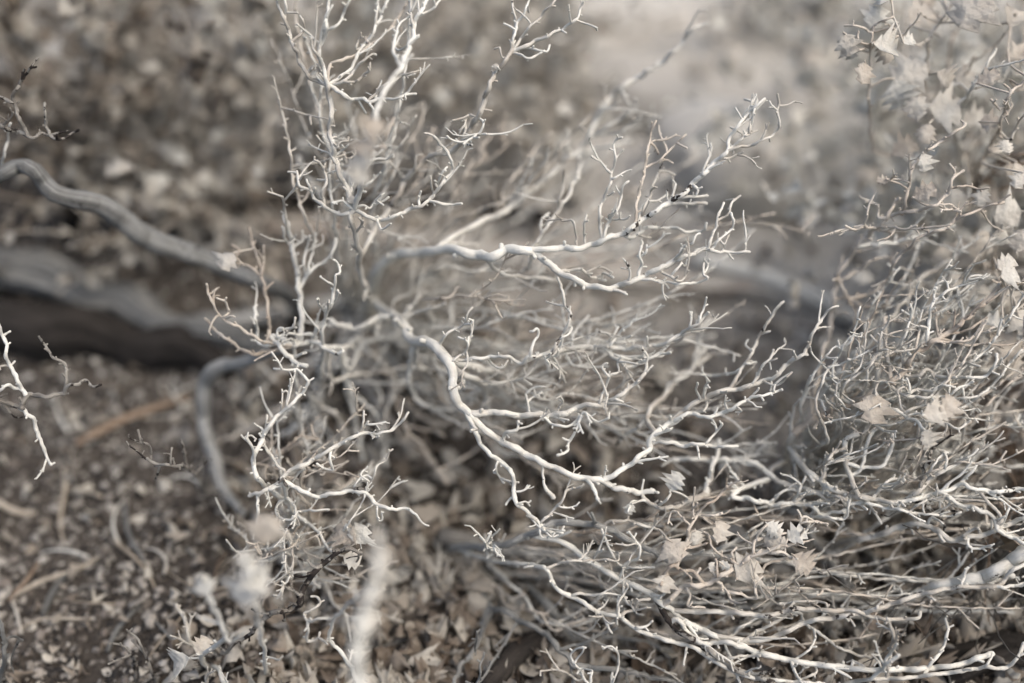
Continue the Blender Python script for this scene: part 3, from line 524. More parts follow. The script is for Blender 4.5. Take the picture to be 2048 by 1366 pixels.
T('U2b', 'U2', 'B', [-1, -2, -1], [10, 9, 7], [450, 485, 435, 430, 415, 360, 410, 290, 440, 180, 450, 90, 470, -30]); t('U2b', 'B', -1, [6, 5], [412, 300, 400, 250, 350, 200]); t('U2b', 'B', -2, [7, 5], [440, 180, 520, 140, 560, 50, 590, -20]); t('U2b', 'B', -2, [7, 5], [415, 350, 370, 290, 360, 230])
T('U2c', 'U2', 'B', [2, 3], [8, 6], [465, 490, 560, 430, 600, 380, 640, 300, 700, 230, 740, 150, 790, 40, 810, -30]); t('U2c', 'B', 3, [6, 4], [735, 165, 745, 80, 750, -20]); t('U2c', 'B', 1, [5, 4], [660, 280, 620, 290, 640, 230, 660, 220])
T('U2d', 'U2', 'B', 0, [8, 5], [460, 495, 540, 480, 590, 440, 650, 370, 710, 320, 738, 320]); t('U2d', 'B', 0, [5, 4], [680, 345, 695, 300, 715, 290]); t('U2d', 'B', -.3, [7, 5], [540, 485, 600, 480, 640, 460, 700, 410, 705, 370])
T('U2f', 'U2', 'B', -.3, [10, 8, 5], [460, 500, 500, 520, 560, 570, 650, 580, 690, 595, 760, 580, 850, 575, 910, 555, 970, 550]); t('U2f', 'B', -.3, [6, 4.5], [905, 557, 945, 510, 972, 480]); t('U2f', 'B', -.3, [6, 5], [700, 592, 720, 640]); t('U2f', 'B', .5, [6, 4.5], [690, 590, 740, 540, 800, 490, 870, 460, 900, 435, 1020, 410]); t('U2f', 'B', -.3, [5, 4], [905, 557, 912, 585])
t('U2', 'B', 4, [8, 5], [455, 495, 470, 380, 600, 330, 740, 240, 850, 130, 900, 50, 930, -30], m='tan')
T('U3', 'US', 'B', 0, [9, 6], [600, 1245, 520, 1255, 440, 1215, 400, 1180, 340, 1110, 290, 1080, 275, 1000]); t('U3', 'B', 0, [6, 4.5], [345, 1115, 330, 1050]); t('U3', 'B', 0, [6, 5], [365, 1140, 380, 1100]); T('U3a', 'U3', 'B', 0, [7, 5], [440, 1215, 420, 1130, 445, 1080, 435, 1000, 410, 950, 380, 935]); t('U3a', 'B', 0, [5, 4], [440, 1010, 505, 1000])
t('U2', 'B', 0, [7, 5], [505, 960, 460, 880, 440, 830, 425, 800]); t('U2', 'B', 0, [6, 4], [500, 920, 540, 880, 575, 845]); t('U2', 'B', -.3, [5, 4], [500, 900, 520, 840, 540, 825, 570, 825])
T('U4', 'US', 'B', 0, [10, 8, 6], [605, 1225, 680, 1260, 740, 1280, 800, 1285, 880, 1250, 980, 1210, 1050, 1170, 1090, 1120, 1130, 1060, 1175, 1020, 1185, 960, 1165, 900, 1120, 850, 1075, 800]); t('U4', 'B', 0, [7, 5.5], [1045, 1180, 1120, 1190, 1190, 1200, 1240, 1190]); t('U4', 'B', -.3, [6, 4.5], [1085, 1130, 1060, 1090, 1055, 1030]); t('U4', 'B', -.3, [6, 5], [1090, 1110, 1120, 1020, 1150, 980]); t('U4', 'B', -.3, [6, 4.5], [985, 1210, 985, 1165, 1000, 1120]); t('U4', 'B', -.3, [6, 4.5], [740, 1280, 770, 1340, 820, 1310])
t('US', 'B', 0, [6, 4.5], [610, 1210, 660, 1200, 700, 1215, 740, 1170, 770, 1140], tw=1.6); t('US', 'B', -.5, [7, 6], [600, 1200, 540, 1180, 480, 1190]); t('US', 'B', -.6, [6, 5], [610, 1190, 620, 1120, 640, 1080], m='dark', tw=1.8)
T('RB', 'US', 'B', [5, 4, 2, 0, 0], [12, 13, 13, 12, 9], [630, 1500, 760, 1300, 850, 1170, 890, 1090, 930, 1020, 1000, 960, 1080, 910, 1200, 870, 1250, 820, 1290, 760, 1330, 680, 1370, 600, 1400, 500, 1440, 420, 1500, 350, 1550, 290], tw=.8)
T('RBa', 'RB', 'B', 0, [9, 5], [1545, 295, 1600, 275, 1700, 230, 1760, 200, 1860, 150, 1910, 110, 1950, 10]); t('RBa', 'B', 0, [5, 4], [1905, 118, 1980, 140, 2030, 165]); t('RBa', 'B', 0, [5, 4], [1820, 170, 1850, 190]); T('RBb', 'RB', 'B', 0, [7, 5], [1545, 295, 1590, 285, 1660, 285, 1730, 300, 1755, 265]); t('RB', 'B', -.4, [7, 5], [1535, 305, 1590, 320, 1640, 340, 1700, 310])
t('RB', 'B', 0, [7, 5], [1540, 300, 1580, 230, 1650, 150, 1690, 110, 1750, 40, 1800, -10]); t('RB', 'B', .5, [7, 5], [1530, 300, 1560, 150, 1600, 80, 1640, -10]); t('RB', 'B', 1, [7, 5], [1530, 310, 1550, 130, 1530, -20]); t('RB', 'B', 0, [5, 4], [1500, 350, 1470, 330, 1460, 280]); t('RB', 'B', 0, [6, 5], [1480, 375, 1450, 395, 1420, 390], tw=2)
t('RB', 'B', 0, [6, 5], [1335, 680, 1370, 720, 1350, 770, 1310, 800, 1250, 840]); t('RB', 'B', 0, [6, 5], [1250, 825, 1310, 790, 1380, 785]); t('RB', 'B', 1, [6, 5], [1335, 685, 1270, 680, 1250, 740, 1180, 850]); t('RB', 'B', .5, [6, 5], [1260, 810, 1270, 850, 1295, 850])
# left spray of the central shrub
T('G0', None, 'F', ['g', 7, 4, 3], [16, 13, 12, 12], [690, 575, 600, 690, 480, 720, 380, 690, 300, 690, 250, 700], tw=.6)
T('G1', 'G0', 'F', [4, 4, 3], [14, 13, 10], [300, 690, 300, 600, 300, 500, 290, 400, 270, 250, 250, 130, 220, 0, 200, -60]); t('G1', 'B', 1, [7, 5], [190, 1363, 205, 1260, 190, 1150]); T('G1a', 'G1', 'F', 4, [9, 6], [295, 370, 360, 260, 440, 210, 490, 150, 500, 80]); t('G1', 'F', 3, [7, 5], [255, 140, 210, 90, 195, 20]); t('G1a', 'F', 3.5, [7, 5], [330, 310, 320, 200, 350, 60]); t('G1a', 'F', 4, [7, 5], [340, 290, 345, 230, 370, 160])
T('G2', 'G0', 'F', [1, 0], [10, 5], [370, 690, 375, 640, 430, 570, 450, 500, 485, 430, 495, 350, 500, 300, 525, 280, 515, 230, 490, 205]); t('G2', 'F', 0, [6, 5], [445, 510, 410, 470, 395, 430]); t('G2', 'F', 0, [5, 4], [452, 495, 462, 440]); t('G2', 'F', .3, [6, 5], [455, 495, 505, 430, 510, 385])
T('G3', 'G2', 'F', 1, [8, 6], [380, 640, 280, 640, 200, 640, 165, 650, 165, 610, 190, 600]); t('G3', 'F', .6, [6, 5], [200, 640, 250, 600, 265, 540]); T('G4', 'G0', 'F', 2, [10, 8], [340, 690, 400, 690, 450, 730, 510, 750, 545, 740]); t('G4', 'F', 2, [8, 6], [435, 715, 420, 640, 440, 580])
T('G5', 'G0', 'F', 2, [13, 10], [260, 700, 130, 650, 200, 740, 260, 800, 330, 820]); t('G5', 'F', 2, [8, 6], [230, 770, 280, 765, 330, 750])
T('G6', 'G0', 'E', [1.5, 1], [9, 5], [1700, 700, 1560, 690, 1480, 650, 1400, 600, 1330, 570, 1280, 520, 1250, 460, 1220, 400, 1205, 345], m='tan', tw=1.6); t('G6', 'E', 1, [6, 4.5], [1300, 545, 1340, 510, 1320, 450, 1270, 430], tw=1.4); t('G6', 'E', 1, [6, 4.5], [1310, 555, 1350, 530, 1370, 535])
t('G0', 'E', 2.5, [10, 6], [1700, 730, 1560, 745, 1470, 750, 1400, 720, 1330, 670, 1260, 610, 1200, 550], m='tan'); t('G0', 'E', 3, [9, 7], [1600, 700, 1520, 690, 1500, 600, 1490, 480]); T('G9', 'G0', 'E', 4, [9, 6], [1640, 720, 1560, 700, 1580, 600, 1560, 450, 1540, 330, 1510, 200, 1480, 100, 1455, 20], m='tan'); t('G9', 'E', 4, [7, 5], [1535, 300, 1540, 200, 1545, 120]); t('G9', 'E', 3.5, [6, 5], [1530, 290, 1450, 240, 1380, 215, 1400, 150, 1360, 125], m='tan')
leaf('G9', 'E', 1335, 205, 130, 235, z=3.2, k=4)
# soft stems dropping below the base
for i_, (zz, wd, pp) in enumerate([(10, 12, [560, 860, 570, 970, 600, 1080, 640, 1250, 660, 1380]), (10, 14, [830, 880, 830, 1000, 800, 1100, 790, 1250, 790, 1400]), (9, 12, [400, 940, 350, 980, 420, 1060, 520, 1120, 570, 1300]), (8, 11, [930, 860, 930, 900, 960, 1000, 1030, 1060, 1200, 1080]), (8, 17, [1150, 830, 1240, 870, 1330, 910, 1380, 990, 1390, 1150, 1430, 1260, 1500, 1350]), (9, 18, [1150, 800, 1260, 820, 1400, 850, 1480, 920, 1540, 1040, 1640, 1090, 1800, 1150]), (9, 12, [560, 870, 620, 770, 660, 700, 760, 650]), (9, 12, [480, 900, 640, 870, 800, 860, 950, 820, 1050, 790]), (9, 9, [600, 1000, 640, 1010, 740, 1120, 760, 1250]), (10, 10, [360, 980, 300, 1150, 180, 1230]), (9, 8, [300, 1260, 380, 1200, 430, 1180, 440, 1150])]):
    T('S%d' % i_, 'M' if i_ in (3, 4, 5) else 'G0', 'F', [zz, zz+2], [wd, wd*.7], pp, tw=.5)
T('bent', 'G0', 'E', [10, 14, 13, 9], [20, 27, 27, 20], [1420, 800, 1300, 820, 1230, 880, 1195, 960, 1190, 1100, 1220, 1250, 1250, 1363, 1290, 1500, 1350, 1600, 1430, 1680], m='silver', tw=0, label='bent smooth grey stem curving down to the litter')
t('M', 'F', 10, [10, 9], [1000, 690, 970, 760, 980, 830, 1150, 845])
# small curled leaf clusters near the knots
for (p, c, x, y, s, a) in [('U2', 'B', 400, 420, 60, 80), ('U2', 'B', 380, 440, 50, 140), ('US', 'B', 590, 1170, 60, 30), ('RB', 'B', 1440, 390, 45, 160), ('U1', 'B', 850, 260, 50, 60)]:
    leaf(p, c, x, y, s, a, z=-.3)

CROP['Z'] = (0, 0)
def thicket(start, jit, box, n, zr, wr, seed, tw=.7, sag=40):
    """more of the shrub's own twigs, deeper in the tangle"""
    q = random.Random(seed)
    for i in range(n):
        bow = sag+q.uniform(-70, 70); hook = q.uniform(-90, 25)
        s = (start[0]+q.uniform(-jit, jit), start[1]+q.uniform(-jit, jit)*.6); e = (q.uniform(box[0], box[2]), q.uniform(box[1], box[3])); zz = q.uniform(*zr)
        pts = []
        for k in range(6):
            f = k/5; b = math.sin(f*math.pi)*(1+.3*q.uniform(-1, 1))
            pts += [(s[0]*(1-f)+e[0]*f + b*q.uniform(-30, 30))/K, (s[1]*(1-f)+e[1]*f + b*bow + hook*f**3 + b*q.uniform(-25, 25))/K]
        wd = q.uniform(*wr); key = 'th%d_%d' % (seed, i)
        T(key, None, 'Z', ['g', zz+3, zz, zz], [wd, wd*.9, wd*.6], pts, tw=tw, m=q.choice(('pale', 'pale', 'tan')))
        for j in range(2):
            bq = BR[key]['q']; a = bq[q.randint(len(bq)//3, len(bq)-2)]; dx, dy = q.uniform(30, 140), q.uniform(-110, 40)
            t(key, 'Z', zz+q.uniform(-1.5, 1.5), [wd*.6, wd*.4], [a[0]/K, a[1]/K, (a[0]+dx*.5+q.uniform(-15, 15))/K, (a[1]+dy*.4)/K, (a[0]+dx)/K, (a[1]+dy)/K], tw=tw)
thicket((735, 620), 25, (860, 120, 1560, 520), 18, (6, 20), (5, 8), 12, tw=.9, sag=30)
thicket((715, 610), 25, (540, -20, 880, 380), 12, (2, 10), (5, 8), 13, tw=.9, sag=0)
thicket((735, 630), 30, (850, 600, 1620, 1000), 22, (2, 9), (5, 7.5), 11, tw=.8)
thicket((735, 630), 30, (880, 560, 1450, 960), 12, (6, 13), (8, 13), 1)
thicket((700, 630), 40, (420, 760, 1000, 1010), 10, (9, 15), (9, 14), 2, sag=0)

for (x_, y_, s_, a_) in [(690, 880, 160, 85), (660, 960, 150, 110), (720, 760, 140, 70), (640, 1040, 120, 60)]:
    leaf('U1', 'B', x_, y_, s_, a_, z=-9, k=2)

# ------------------------------------------------------------------ sprawling shrub: sprays rising to the right
shrub('sprawling_shrub', 'pale sprawling shrub with dense tangled twig sprays beside the bleached branch', 'shrub', (1570, 985))
T('R0', None, 'H', ['g', 8, 4], [20, 18, 17], [600, 1620, 640, 1480, 660, 1350, 690, 1225], tw=.4)
T('RM', 'R0', 'H', [3, 1, 0, 0, 0], [17, 15, 13, 11, 7], [690, 1220, 800, 1150, 930, 1090, 1050, 1040, 1180, 970, 1280, 910, 1340, 860, 1400, 760, 1480, 710, 1550, 660, 1640, 610, 1720, 540, 1790, 480, 1850, 420, 1900, 350], m='tan')
t('RM', 'H', 0, [7, 5], [940, 1085, 1000, 1160, 1060, 1200, 1110, 1220, 1150, 1150, 1170, 1100]); t('RM', 'H', 0, [6, 5], [860, 1125, 840, 1165, 820, 1190], tw=2.4); t('RM', 'H', 0, [6, 5], [880, 1110, 870, 1140, 900, 1125], tw=2.4)
T('Ra', 'RM', 'H', 0, [8, 5], [1040, 1045, 960, 1000, 890, 930, 875, 890, 920, 900, 930, 830, 970, 750, 1020, 670, 1100, 630], m='pale'); T('Rb', 'Ra', 'H', 0, [6, 5], [920, 895, 980, 865, 1060, 850, 1150, 800, 1220, 740]); t('Rb', 'H', 0, [5, 4], [1045, 850, 1045, 800]); t('Ra', 'H', 0, [6, 5], [950, 995, 970, 930, 930, 880])
t('RM', 'H', 0, [7, 5], [1110, 1010, 1130, 920, 1130, 860, 1150, 760], m='pale'); t('RM', 'H', .5, [7, 5], [1020, 1050, 1000, 950, 1030, 900, 1100, 850, 1200, 740, 1290, 690], m='pale'); t('RM', 'H', -.4, [6, 5], [1260, 930, 1220, 910, 1180, 950, 1180, 1000], m='pale')
t('RM', 'H', 0, [7, 5], [1345, 850, 1330, 770, 1290, 720, 1240, 710, 1250, 650], m='pale'); t('RM', 'H', 0, [7, 5], [1400, 760, 1430, 650, 1440, 600]); t('RM', 'H', 0, [7, 5], [1390, 770, 1330, 700, 1370, 600, 1390, 500, 1380, 460], m='pale'); t('RM', 'H', 0, [6, 5], [1470, 715, 1480, 610, 1440, 590], m='pale')
T('Rc', 'RM', 'H', 0, [8, 6], [1470, 712, 1490, 560, 1520, 430, 1535, 370], m='pale'); t('Rc', 'H', 0, [7, 5], [1520, 440, 1600, 390, 1700, 340, 1730, 305, 1795, 295])
t('RM', 'H', .5, [7, 5], [1600, 635, 1680, 625, 1750, 600, 1830, 540]); t('RM', 'H', -.5, [7, 5], [1520, 680, 1680, 685, 1760, 650, 1870, 600]); t('RM', 'H', 1, [6, 5], [1550, 665, 1700, 700, 1830, 690, 1900, 640])
T('Rd', 'RM', 'H', -.3, [9, 6], [1335, 870, 1400, 890, 1480, 850, 1540, 880, 1600, 890, 1640, 830, 1700, 780, 1755, 750], m='pale'); t('Rd', 'H', -.3, [6, 5], [1600, 890, 1640, 860, 1700, 820, 1745, 790]); T('Re', 'Rd', 'H', -.6, [8, 6], [1560, 885, 1680, 890, 1760, 895, 1840, 870, 1880, 810, 1890, 760]); t('Re', 'H', -.6, [6, 4], [1850, 860, 1900, 820, 1915, 780])
T('Rf', 'RM', 'H', -.5, [8, 6], [1250, 930, 1350, 1000, 1430, 960, 1520, 970, 1590, 910, 1650, 890], m='pale'); T('Rg', 'Rf', 'H', -.7, [8, 5], [1350, 1000, 1400, 1005, 1500, 1010, 1600, 1000, 1650, 960, 1750, 920]); t('Rg', 'H', -.7, [6, 5], [1500, 1010, 1560, 940, 1640, 950]); t('Rf', 'H', -.8, [6, 5], [1380, 990, 1350, 950, 1310, 970, 1320, 1000]); t('Rf', 'H', -.4, [6, 5], [1380, 985, 1370, 930, 1360, 900])
T('Rh', 'RM', 'H', -1, [9, 9, 7], [1170, 975, 1210, 1040, 1290, 1080, 1370, 1130, 1430, 1160, 1480, 1220], m='pale'); t('Rh', 'H', -.8, [7, 5], [1390, 1135, 1500, 1150, 1590, 1160, 1660, 1190, 1720, 1155]); t('Rh', 'H', -1, [6, 5], [1360, 1125, 1420, 1100, 1520, 1130]); t('Rh', 'H', -.6, [7, 5], [1330, 1100, 1450, 1060, 1600, 1030, 1770, 1000])
T('Ri', 'RM', 'H', .3, [8, 5], [960, 1085, 1000, 1130, 1100, 1150, 1200, 1170, 1330, 1160], m='pale'); t('Ri', 'H', .3, [6, 5], [1170, 1165, 1220, 1200, 1260, 1215]); t('RM', 'H', 2, [9, 7], [780, 1160, 850, 1080, 920, 1010, 1000, 980])
leaf('Rh', 'H', 1170, 1065, 200, 260, z=-.4, k=4); leaf('Rh', 'H', 1480, 1245, 120, 290, z=-1.2, k=2); leaf('Re', 'H', 1600, 1070, 160, 60, z=-2.2); leaf('Rg', 'H', 1520, 1100, 170, 10, z=-2.5)
# arching lower stem
T('RA', 'R0', 'L', [2, 1, .5, 0, 0, 0], [17, 15, 13, 11, 7], [690, -30, 740, 80, 800, 140, 900, 210, 1000, 255, 1120, 280, 1240, 300, 1300, 310, 1380, 280, 1460, 210, 1520, 150, 1600, 110, 1680, 70, 1735, 40], m='pale')
T('RAa', 'RA', 'L', [0, -.3, 0], [11, 10, 9], [1290, 308, 1400, 290, 1500, 260, 1600, 240, 1680, 200, 1780, 235, 1900, 240, 2080, 228]); t('RAa', 'L', 0, [8, 5], [1680, 203, 1740, 130, 1780, 80, 1830, 50]); T('RAb', 'RAa', 'L', [-.3, -.5], [10, 9], [1560, 250, 1650, 310, 1760, 340, 1850, 380, 1890, 420, 1900, 470, 1980, 520, 2080, 550]); t('RAb', 'L', -.5, [9, 7], [1890, 440, 1920, 400, 1880, 350, 1800, 260]); t('RAa', 'L', .4, [5, 4], [1480, 375, 1640, 310, 1780, 260, 1960, 230])
T('RAc', 'RA', 'L', [0, 0], [9, 5], [995, 255, 1030, 310, 1120, 310, 1200, 330, 1320, 350, 1400, 370, 1500, 375, 1600, 390, 1680, 360]); t('RAc', 'L', -.3, [6, 5], [1310, 350, 1320, 300, 1350, 330]); t('RAc', 'L', -.3, [6, 5], [1380, 365, 1420, 320, 1480, 295]); t('RA', 'L', 0, [8, 6], [1160, 285, 1220, 210, 1270, 170, 1350, 180], tw=1.4); t('RAc', 'L', 0, [6, 5], [1080, 310, 1130, 345])
t('RA', 'L', 0, [6, 5], [1500, 170, 1490, 140, 1540, 60, 1590, 10]); t('RA', 'L', 0, [6, 5], [1580, 120, 1600, 60, 1580, 20]); t('RA', 'L', -.3, [6, 4], [1640, 90, 1650, 60, 1720, 45]); t('RA', 'L', 1, [9, 7], [1440, 230, 1460, 150, 1490, 60, 1520, -20], m='dark', tw=1.4); t('RA', 'L', .8, [9, 7], [1350, 290, 1420, 300, 1500, 350, 1570, 420, 1590, 490], m='dark', tw=1.2)
T('RAd', 'R0', 'L', [4, 3, 2, 1], [13, 13, 12, 10], [640, 60, 560, 140, 640, 190, 760, 230, 900, 260, 1000, 290]); t('RAd', 'L', 5, [12, 10], [600, 165, 530, 120, 430, 60, 200, 60, 0, 50])
T('RAe', 'RAd', 'L', [2, 2, 1.5], [12, 11, 8], [540, 200, 340, 260, 460, 290, 580, 320, 700, 315, 800, 320, 850, 370, 920, 370, 1000, 350]); T('RAf', 'RAe', 'L', 1.5, [8, 5], [560, 315, 640, 240, 720, 230, 770, 160]); t('RAe', 'L', 1.5, [6, 5], [690, 315, 720, 270, 745, 210]); t('RAe', 'L', 1.5, [6, 5], [700, 315, 760, 270, 820, 250]); t('RAe', 'L', 1.5, [6, 5], [850, 370, 855, 400])
T('RAg', 'RA', 'L', [1, 1.5], [13, 13], [1080, 272, 1040, 180, 1010, 80, 1000, 0, 1010, -60, 1080, -100], tw=.3); t('RAg', 'L', 1.5, [9, 8], [1012, 85, 1100, 100, 1200, 100, 1250, 40, 1270, 0, 1280, -90], tw=.3); t('RAg', 'L', 1.5, [9, 8], [1100, 105, 1110, 40, 1150, -80, 1200, -140], tw=.3); t('RA', 'L', 1, [9, 7], [840, 170, 870, 160, 890, 60, 950, 10, 1000, -15], tw=.4)
T('RN', None, 'L', ['g', 3, 1, .5, 0], [15, 15, 14, 12, 9], [780, 590, 830, 585, 920, 580, 1000, 530, 1100, 520, 1220, 490, 1320, 450, 1440, 430, 1540, 470, 1620, 530, 1700, 510, 1800, 500, 1900, 460, 2080, 380], tw=.7, m='pale')
t('RN', 'L', -.4, [7, 5], [1720, 505, 1720, 560, 1780, 580, 1860, 560], tw=1.6); t('RN', 'L', -.4, [8, 6], [1690, 510, 1720, 480, 1775, 460], tw=1.6); t('RN', 'L', .3, [7, 5], [1480, 440, 1500, 400, 1560, 350]); t('RN', 'L', -.3, [7, 5], [1900, 460, 1930, 420, 1960, 330]); t('RN', 'L', -.3, [8, 7], [1900, 465, 1960, 500, 2080, 520])
T('RO', None, 'L', ['g', 7, 6, 'g'], [18, 22, 22, 20], [860, 580, 900, 640, 980, 740, 1050, 830, 1110, 940], m='silver', tw=0); T('RP', None, 'L', ['g', 8, 8, 'g'], [12, 14, 12], [1060, 575, 1100, 580, 1180, 650, 1240, 760, 1340, 870], m='silver', tw=0)
t('ML', 'K', 6, [10, 8], [1290, 100, 1340, 60, 1480, 30, 1560, -30])
# tan stem with the upright right-hand spray
T('RTs', 'R0', 'H', [4, 6, 6, 5, 2, 0, 0], [10, 10, 10, 10, 9, 8, 6], [700, 1210, 790, 1130, 830, 950, 860, 800, 900, 650, 930, 480, 950, 330, 1010, 210, 1080, 110, 1150, 46, 1240, -27, 1350, -77, 1480, -97, 1570, -147, 1610, -207, 1640, -277, 1690, -317], m='tan')
t('RTs', 'D', 0, [6, 5], [1640, 1045, 1635, 990, 1610, 960]); t('RTs', 'D', 0, [6, 4], [1610, 1105, 1720, 1090, 1780, 1105, 1840, 1100]); t('RTs', 'D', 0, [6, 5], [1540, 1190, 1600, 1230, 1680, 1235]); t('RTs', 'D', 0, [5, 4], [1540, 1185, 1620, 1200, 1630, 1225, 1560, 1225])
T('RTa', 'RTs', 'D', [0, 0, 0], [8, 7, 6], [1270, 1275, 1340, 1230, 1365, 1130, 1390, 1000, 1430, 930, 1500, 870, 1560, 830, 1620, 790, 1680, 750, 1705, 720], m='tan'); t('RTa', 'D', 0, [6, 4], [1378, 1065, 1330, 1050, 1240, 1050]); t('RTs', 'D', .5, [7, 5], [1180, 1330, 1100, 1330, 1050, 1345, 1000, 1320]); t('RTs', 'D', .5, [7, 5], [1170, 1340, 1120, 1320, 1130, 1260]); t('RTs', 'D', 2, [8, 6], [1260, 1285, 1200, 1270, 1190, 1200]); t('RTs', 'D', 2, [8, 6], [1240, 1290, 1280, 1210, 1320, 1165])
t('RTs', 'D', -.3, [7, 5], [1200, 1320, 1290, 1330, 1360, 1340, 1420, 1320]); t('RTs', 'H', 5, [8, 6], [965, 300, 1000, 400, 1050, 470, 1150, 480, 1270, 480]); t('RTs', 'H', 5, [8, 6], [950, 330, 1060, 280, 1170, 200, 1240, 190]); t('RTs', 'H', 6, [8, 6], [930, 430, 1080, 420, 1190, 380, 1290, 270]); t('RTs', 'H', 5, [9, 6], [1070, 130, 1300, 100, 1450, 60, 1640, 0], m='pale')
leaf('RTa', 'D', 1463, 945, 120, 280, z=-.2, k=0, tilt=.3); leaf('RTa', 'D', 1225, 1055, 80, 180, z=0, k=3); leaf('RTs', 'D', 1460, 1130, 150, 20, z=0, k=1, tilt=1.5)
t('RM', 'H', 7, [13, 11], [1180, 960, 1230, 620, 1310, 490, 1400, 380, 1470, 290, 1600, 220, 1700, 150], m='pale', tw=.3); t('RM', 'H', 4, [9, 7], [1250, 900, 1230, 570, 1290, 560, 1430, 540, 1560, 480])
T('RX', 'R0', 'D', [9, 4, 0, 0], [8, 7, 7, 6], [1000, 2200, 1260, 1600, 1400, 1420, 1500, 1365, 1580, 1340, 1680, 1270, 1800, 1220, 1930, 1180], m='tan')

thicket((1570, 985), 40, (1640, 560, 2120, 1080), 22, (3, 11), (8, 12), 3, tw=.9, sag=20)
thicket((1590, 960), 40, (1650, 520, 2120, 1100), 34, (-1, 5), (5, 8), 6, tw=.75, sag=10)
thicket((1590, 960), 40, (1640, 460, 2130, 820), 22, (1, 7), (5, 7), 7, tw=.75, sag=-10)
# ------------------------------------------------------------------ low shrub: long pale twigs fanning out along the litter
shrub('low_shrub', 'low shrub of long whippy pale twigs fanning over leaf litter from grey stems', 'shrub', (905, 1100))
T('A1', None, 'J', ['g', 4, 2, 1.5, 1, 1], [20, 19, 18, 16, 15, 11], [1150, 600, 1190, 575, 1280, 560, 1400, 570, 1500, 550, 1600, 510, 1700, 470, 1780, 430, 1900, 425, 2025, 440, 2120, 470, 2222, 530, 2333, 580, 2453, 650], m='silver', tw=.15)
t('A1', 'K', 1, [8, 6], [600, 445, 640, 420, 740, 415, 840, 440, 930, 470, 980, 530, 1010, 560], m='pale')
T('P1', 'A1', 'K', [1, 0, 0, 0], [14, 14, 14, 13], [180, 500, 240, 510, 340, 530, 420, 570, 490, 630, 560, 670, 640, 720, 720, 770, 800, 800, 880, 840, 930, 890, 1000, 930, 1060, 990, 1120, 1020, 1260, 1090, 1400, 1140, 1520, 1190, 1640, 1215, 1800, 1250, 1960, 1265, 2120, 1285, 2320, 1285, 2480, 1280, 2660, 1260, 2800, 1220, 2880, 1190], m='pale', tw=.5)
T('LC1', 'P1', 'L', [0, -.4, 0], [12, 11, 8], [0, 935, 130, 945, 280, 948, 400, 955, 540, 970, 720, 930, 900, 940, 1050, 940, 1130, 970, 1240, 990, 1340, 990, 1430, 980, 1440, 950], m='pale', tw=.5)
T('LC2', 'P1', 'L', [0, -.6, -.8, -.5], [11, 11, 10, 9], [240, 1090, 400, 1110, 540, 1110, 660, 1060, 800, 1000, 960, 980, 1120, 950, 1250, 910, 1400, 860, 1560, 820, 1700, 800, 1890, 800, 1960, 720, 2080, 650], m='pale', tw=.45)
t('LC2', 'L', -.5, [8, 7], [1880, 800, 1960, 800, 2080, 780]); t('LC2', 'L', -.8, [5, 4], [1460, 850, 1530, 878]); t('LC2', 'L', -.8, [6, 5], [1010, 980, 1060, 1028]); t('LC1', 'L', .3, [6, 5], [850, 945, 890, 930, 880, 890, 700, 890, 620, 900]); t('LC2', 'L', 0, [6, 4], [860, 990, 890, 950]); t('LC2', 'L', -.5, [7, 6], [1690, 800, 1700, 720, 1725, 690]); t('LC2', 'L', -.6, [6, 4], [1180, 935, 1195, 905])
T('P2', 'A1', 'K', [1, .3, 0, -.5, -.6], [10, 10, 10, 10, 8], [-250, 555, -190, 600, -70, 640, 0, 655, 130, 665, 270, 695, 300, 760, 340, 820, 400, 850, 470, 880, 540, 930, 610, 960, 710, 970, 720, 990, 800, 1050, 880, 1080, 1000, 1120, 1120, 1150, 1200, 1200, 1280, 1250, 1380, 1300, 1500, 1335, 1700, 1355, 1900, 1370], m='pale', tw=.6)
t('P2', 'K', 0, [8, 6], [705, 970, 780, 930, 810, 890, 870, 870]); T('P2a', 'P2', 'K', .3, [8, 5], [270, 695, 370, 660, 440, 645, 520, 660]); T('P2b', 'P2', 'K', 0, [7, 5], [410, 850, 470, 840, 560, 850, 650, 840, 740, 860]); t('P2', 'K', -.3, [6, 5], [690, 970, 690, 900, 720, 850, 750, 800, 740, 780]); t('P2', 'K', -.8, [5, 4], [590, 960, 610, 990, 640, 1018]); t('P2', 'K', -.5, [8, 5], [790, 1040, 850, 1030, 890, 1000]); t('P2', 'J', -.3, [6, 5], [1385, 625, 1410, 580, 1410, 490], tw=1.8); t('P2', 'J', -.3, [5, 4], [1405, 630, 1435, 590, 1430, 560]); t('P2', 'J', -.3, [5, 4], [1395, 625, 1380, 560, 1375, 540])
T('P3', 'P1', 'K', [-.2, -.5, -.7, -.8], [14, 15, 15, 12], [910, 870, 1010, 1030, 1100, 1090, 1190, 1140, 1270, 1210, 1350, 1270, 1440, 1310, 1560, 1345, 1750, 1400], m='dark', tw=.7); t('P3', 'K', -.6, [11, 10], [1000, 1010, 1040, 990, 1130, 1100, 1220, 1130, 1330, 1130, 1420, 1150], m='pale', tw=.5); t('P3', 'K', -.9, [7, 6], [1290, 1220, 1400, 1210, 1520, 1200], m='pale')
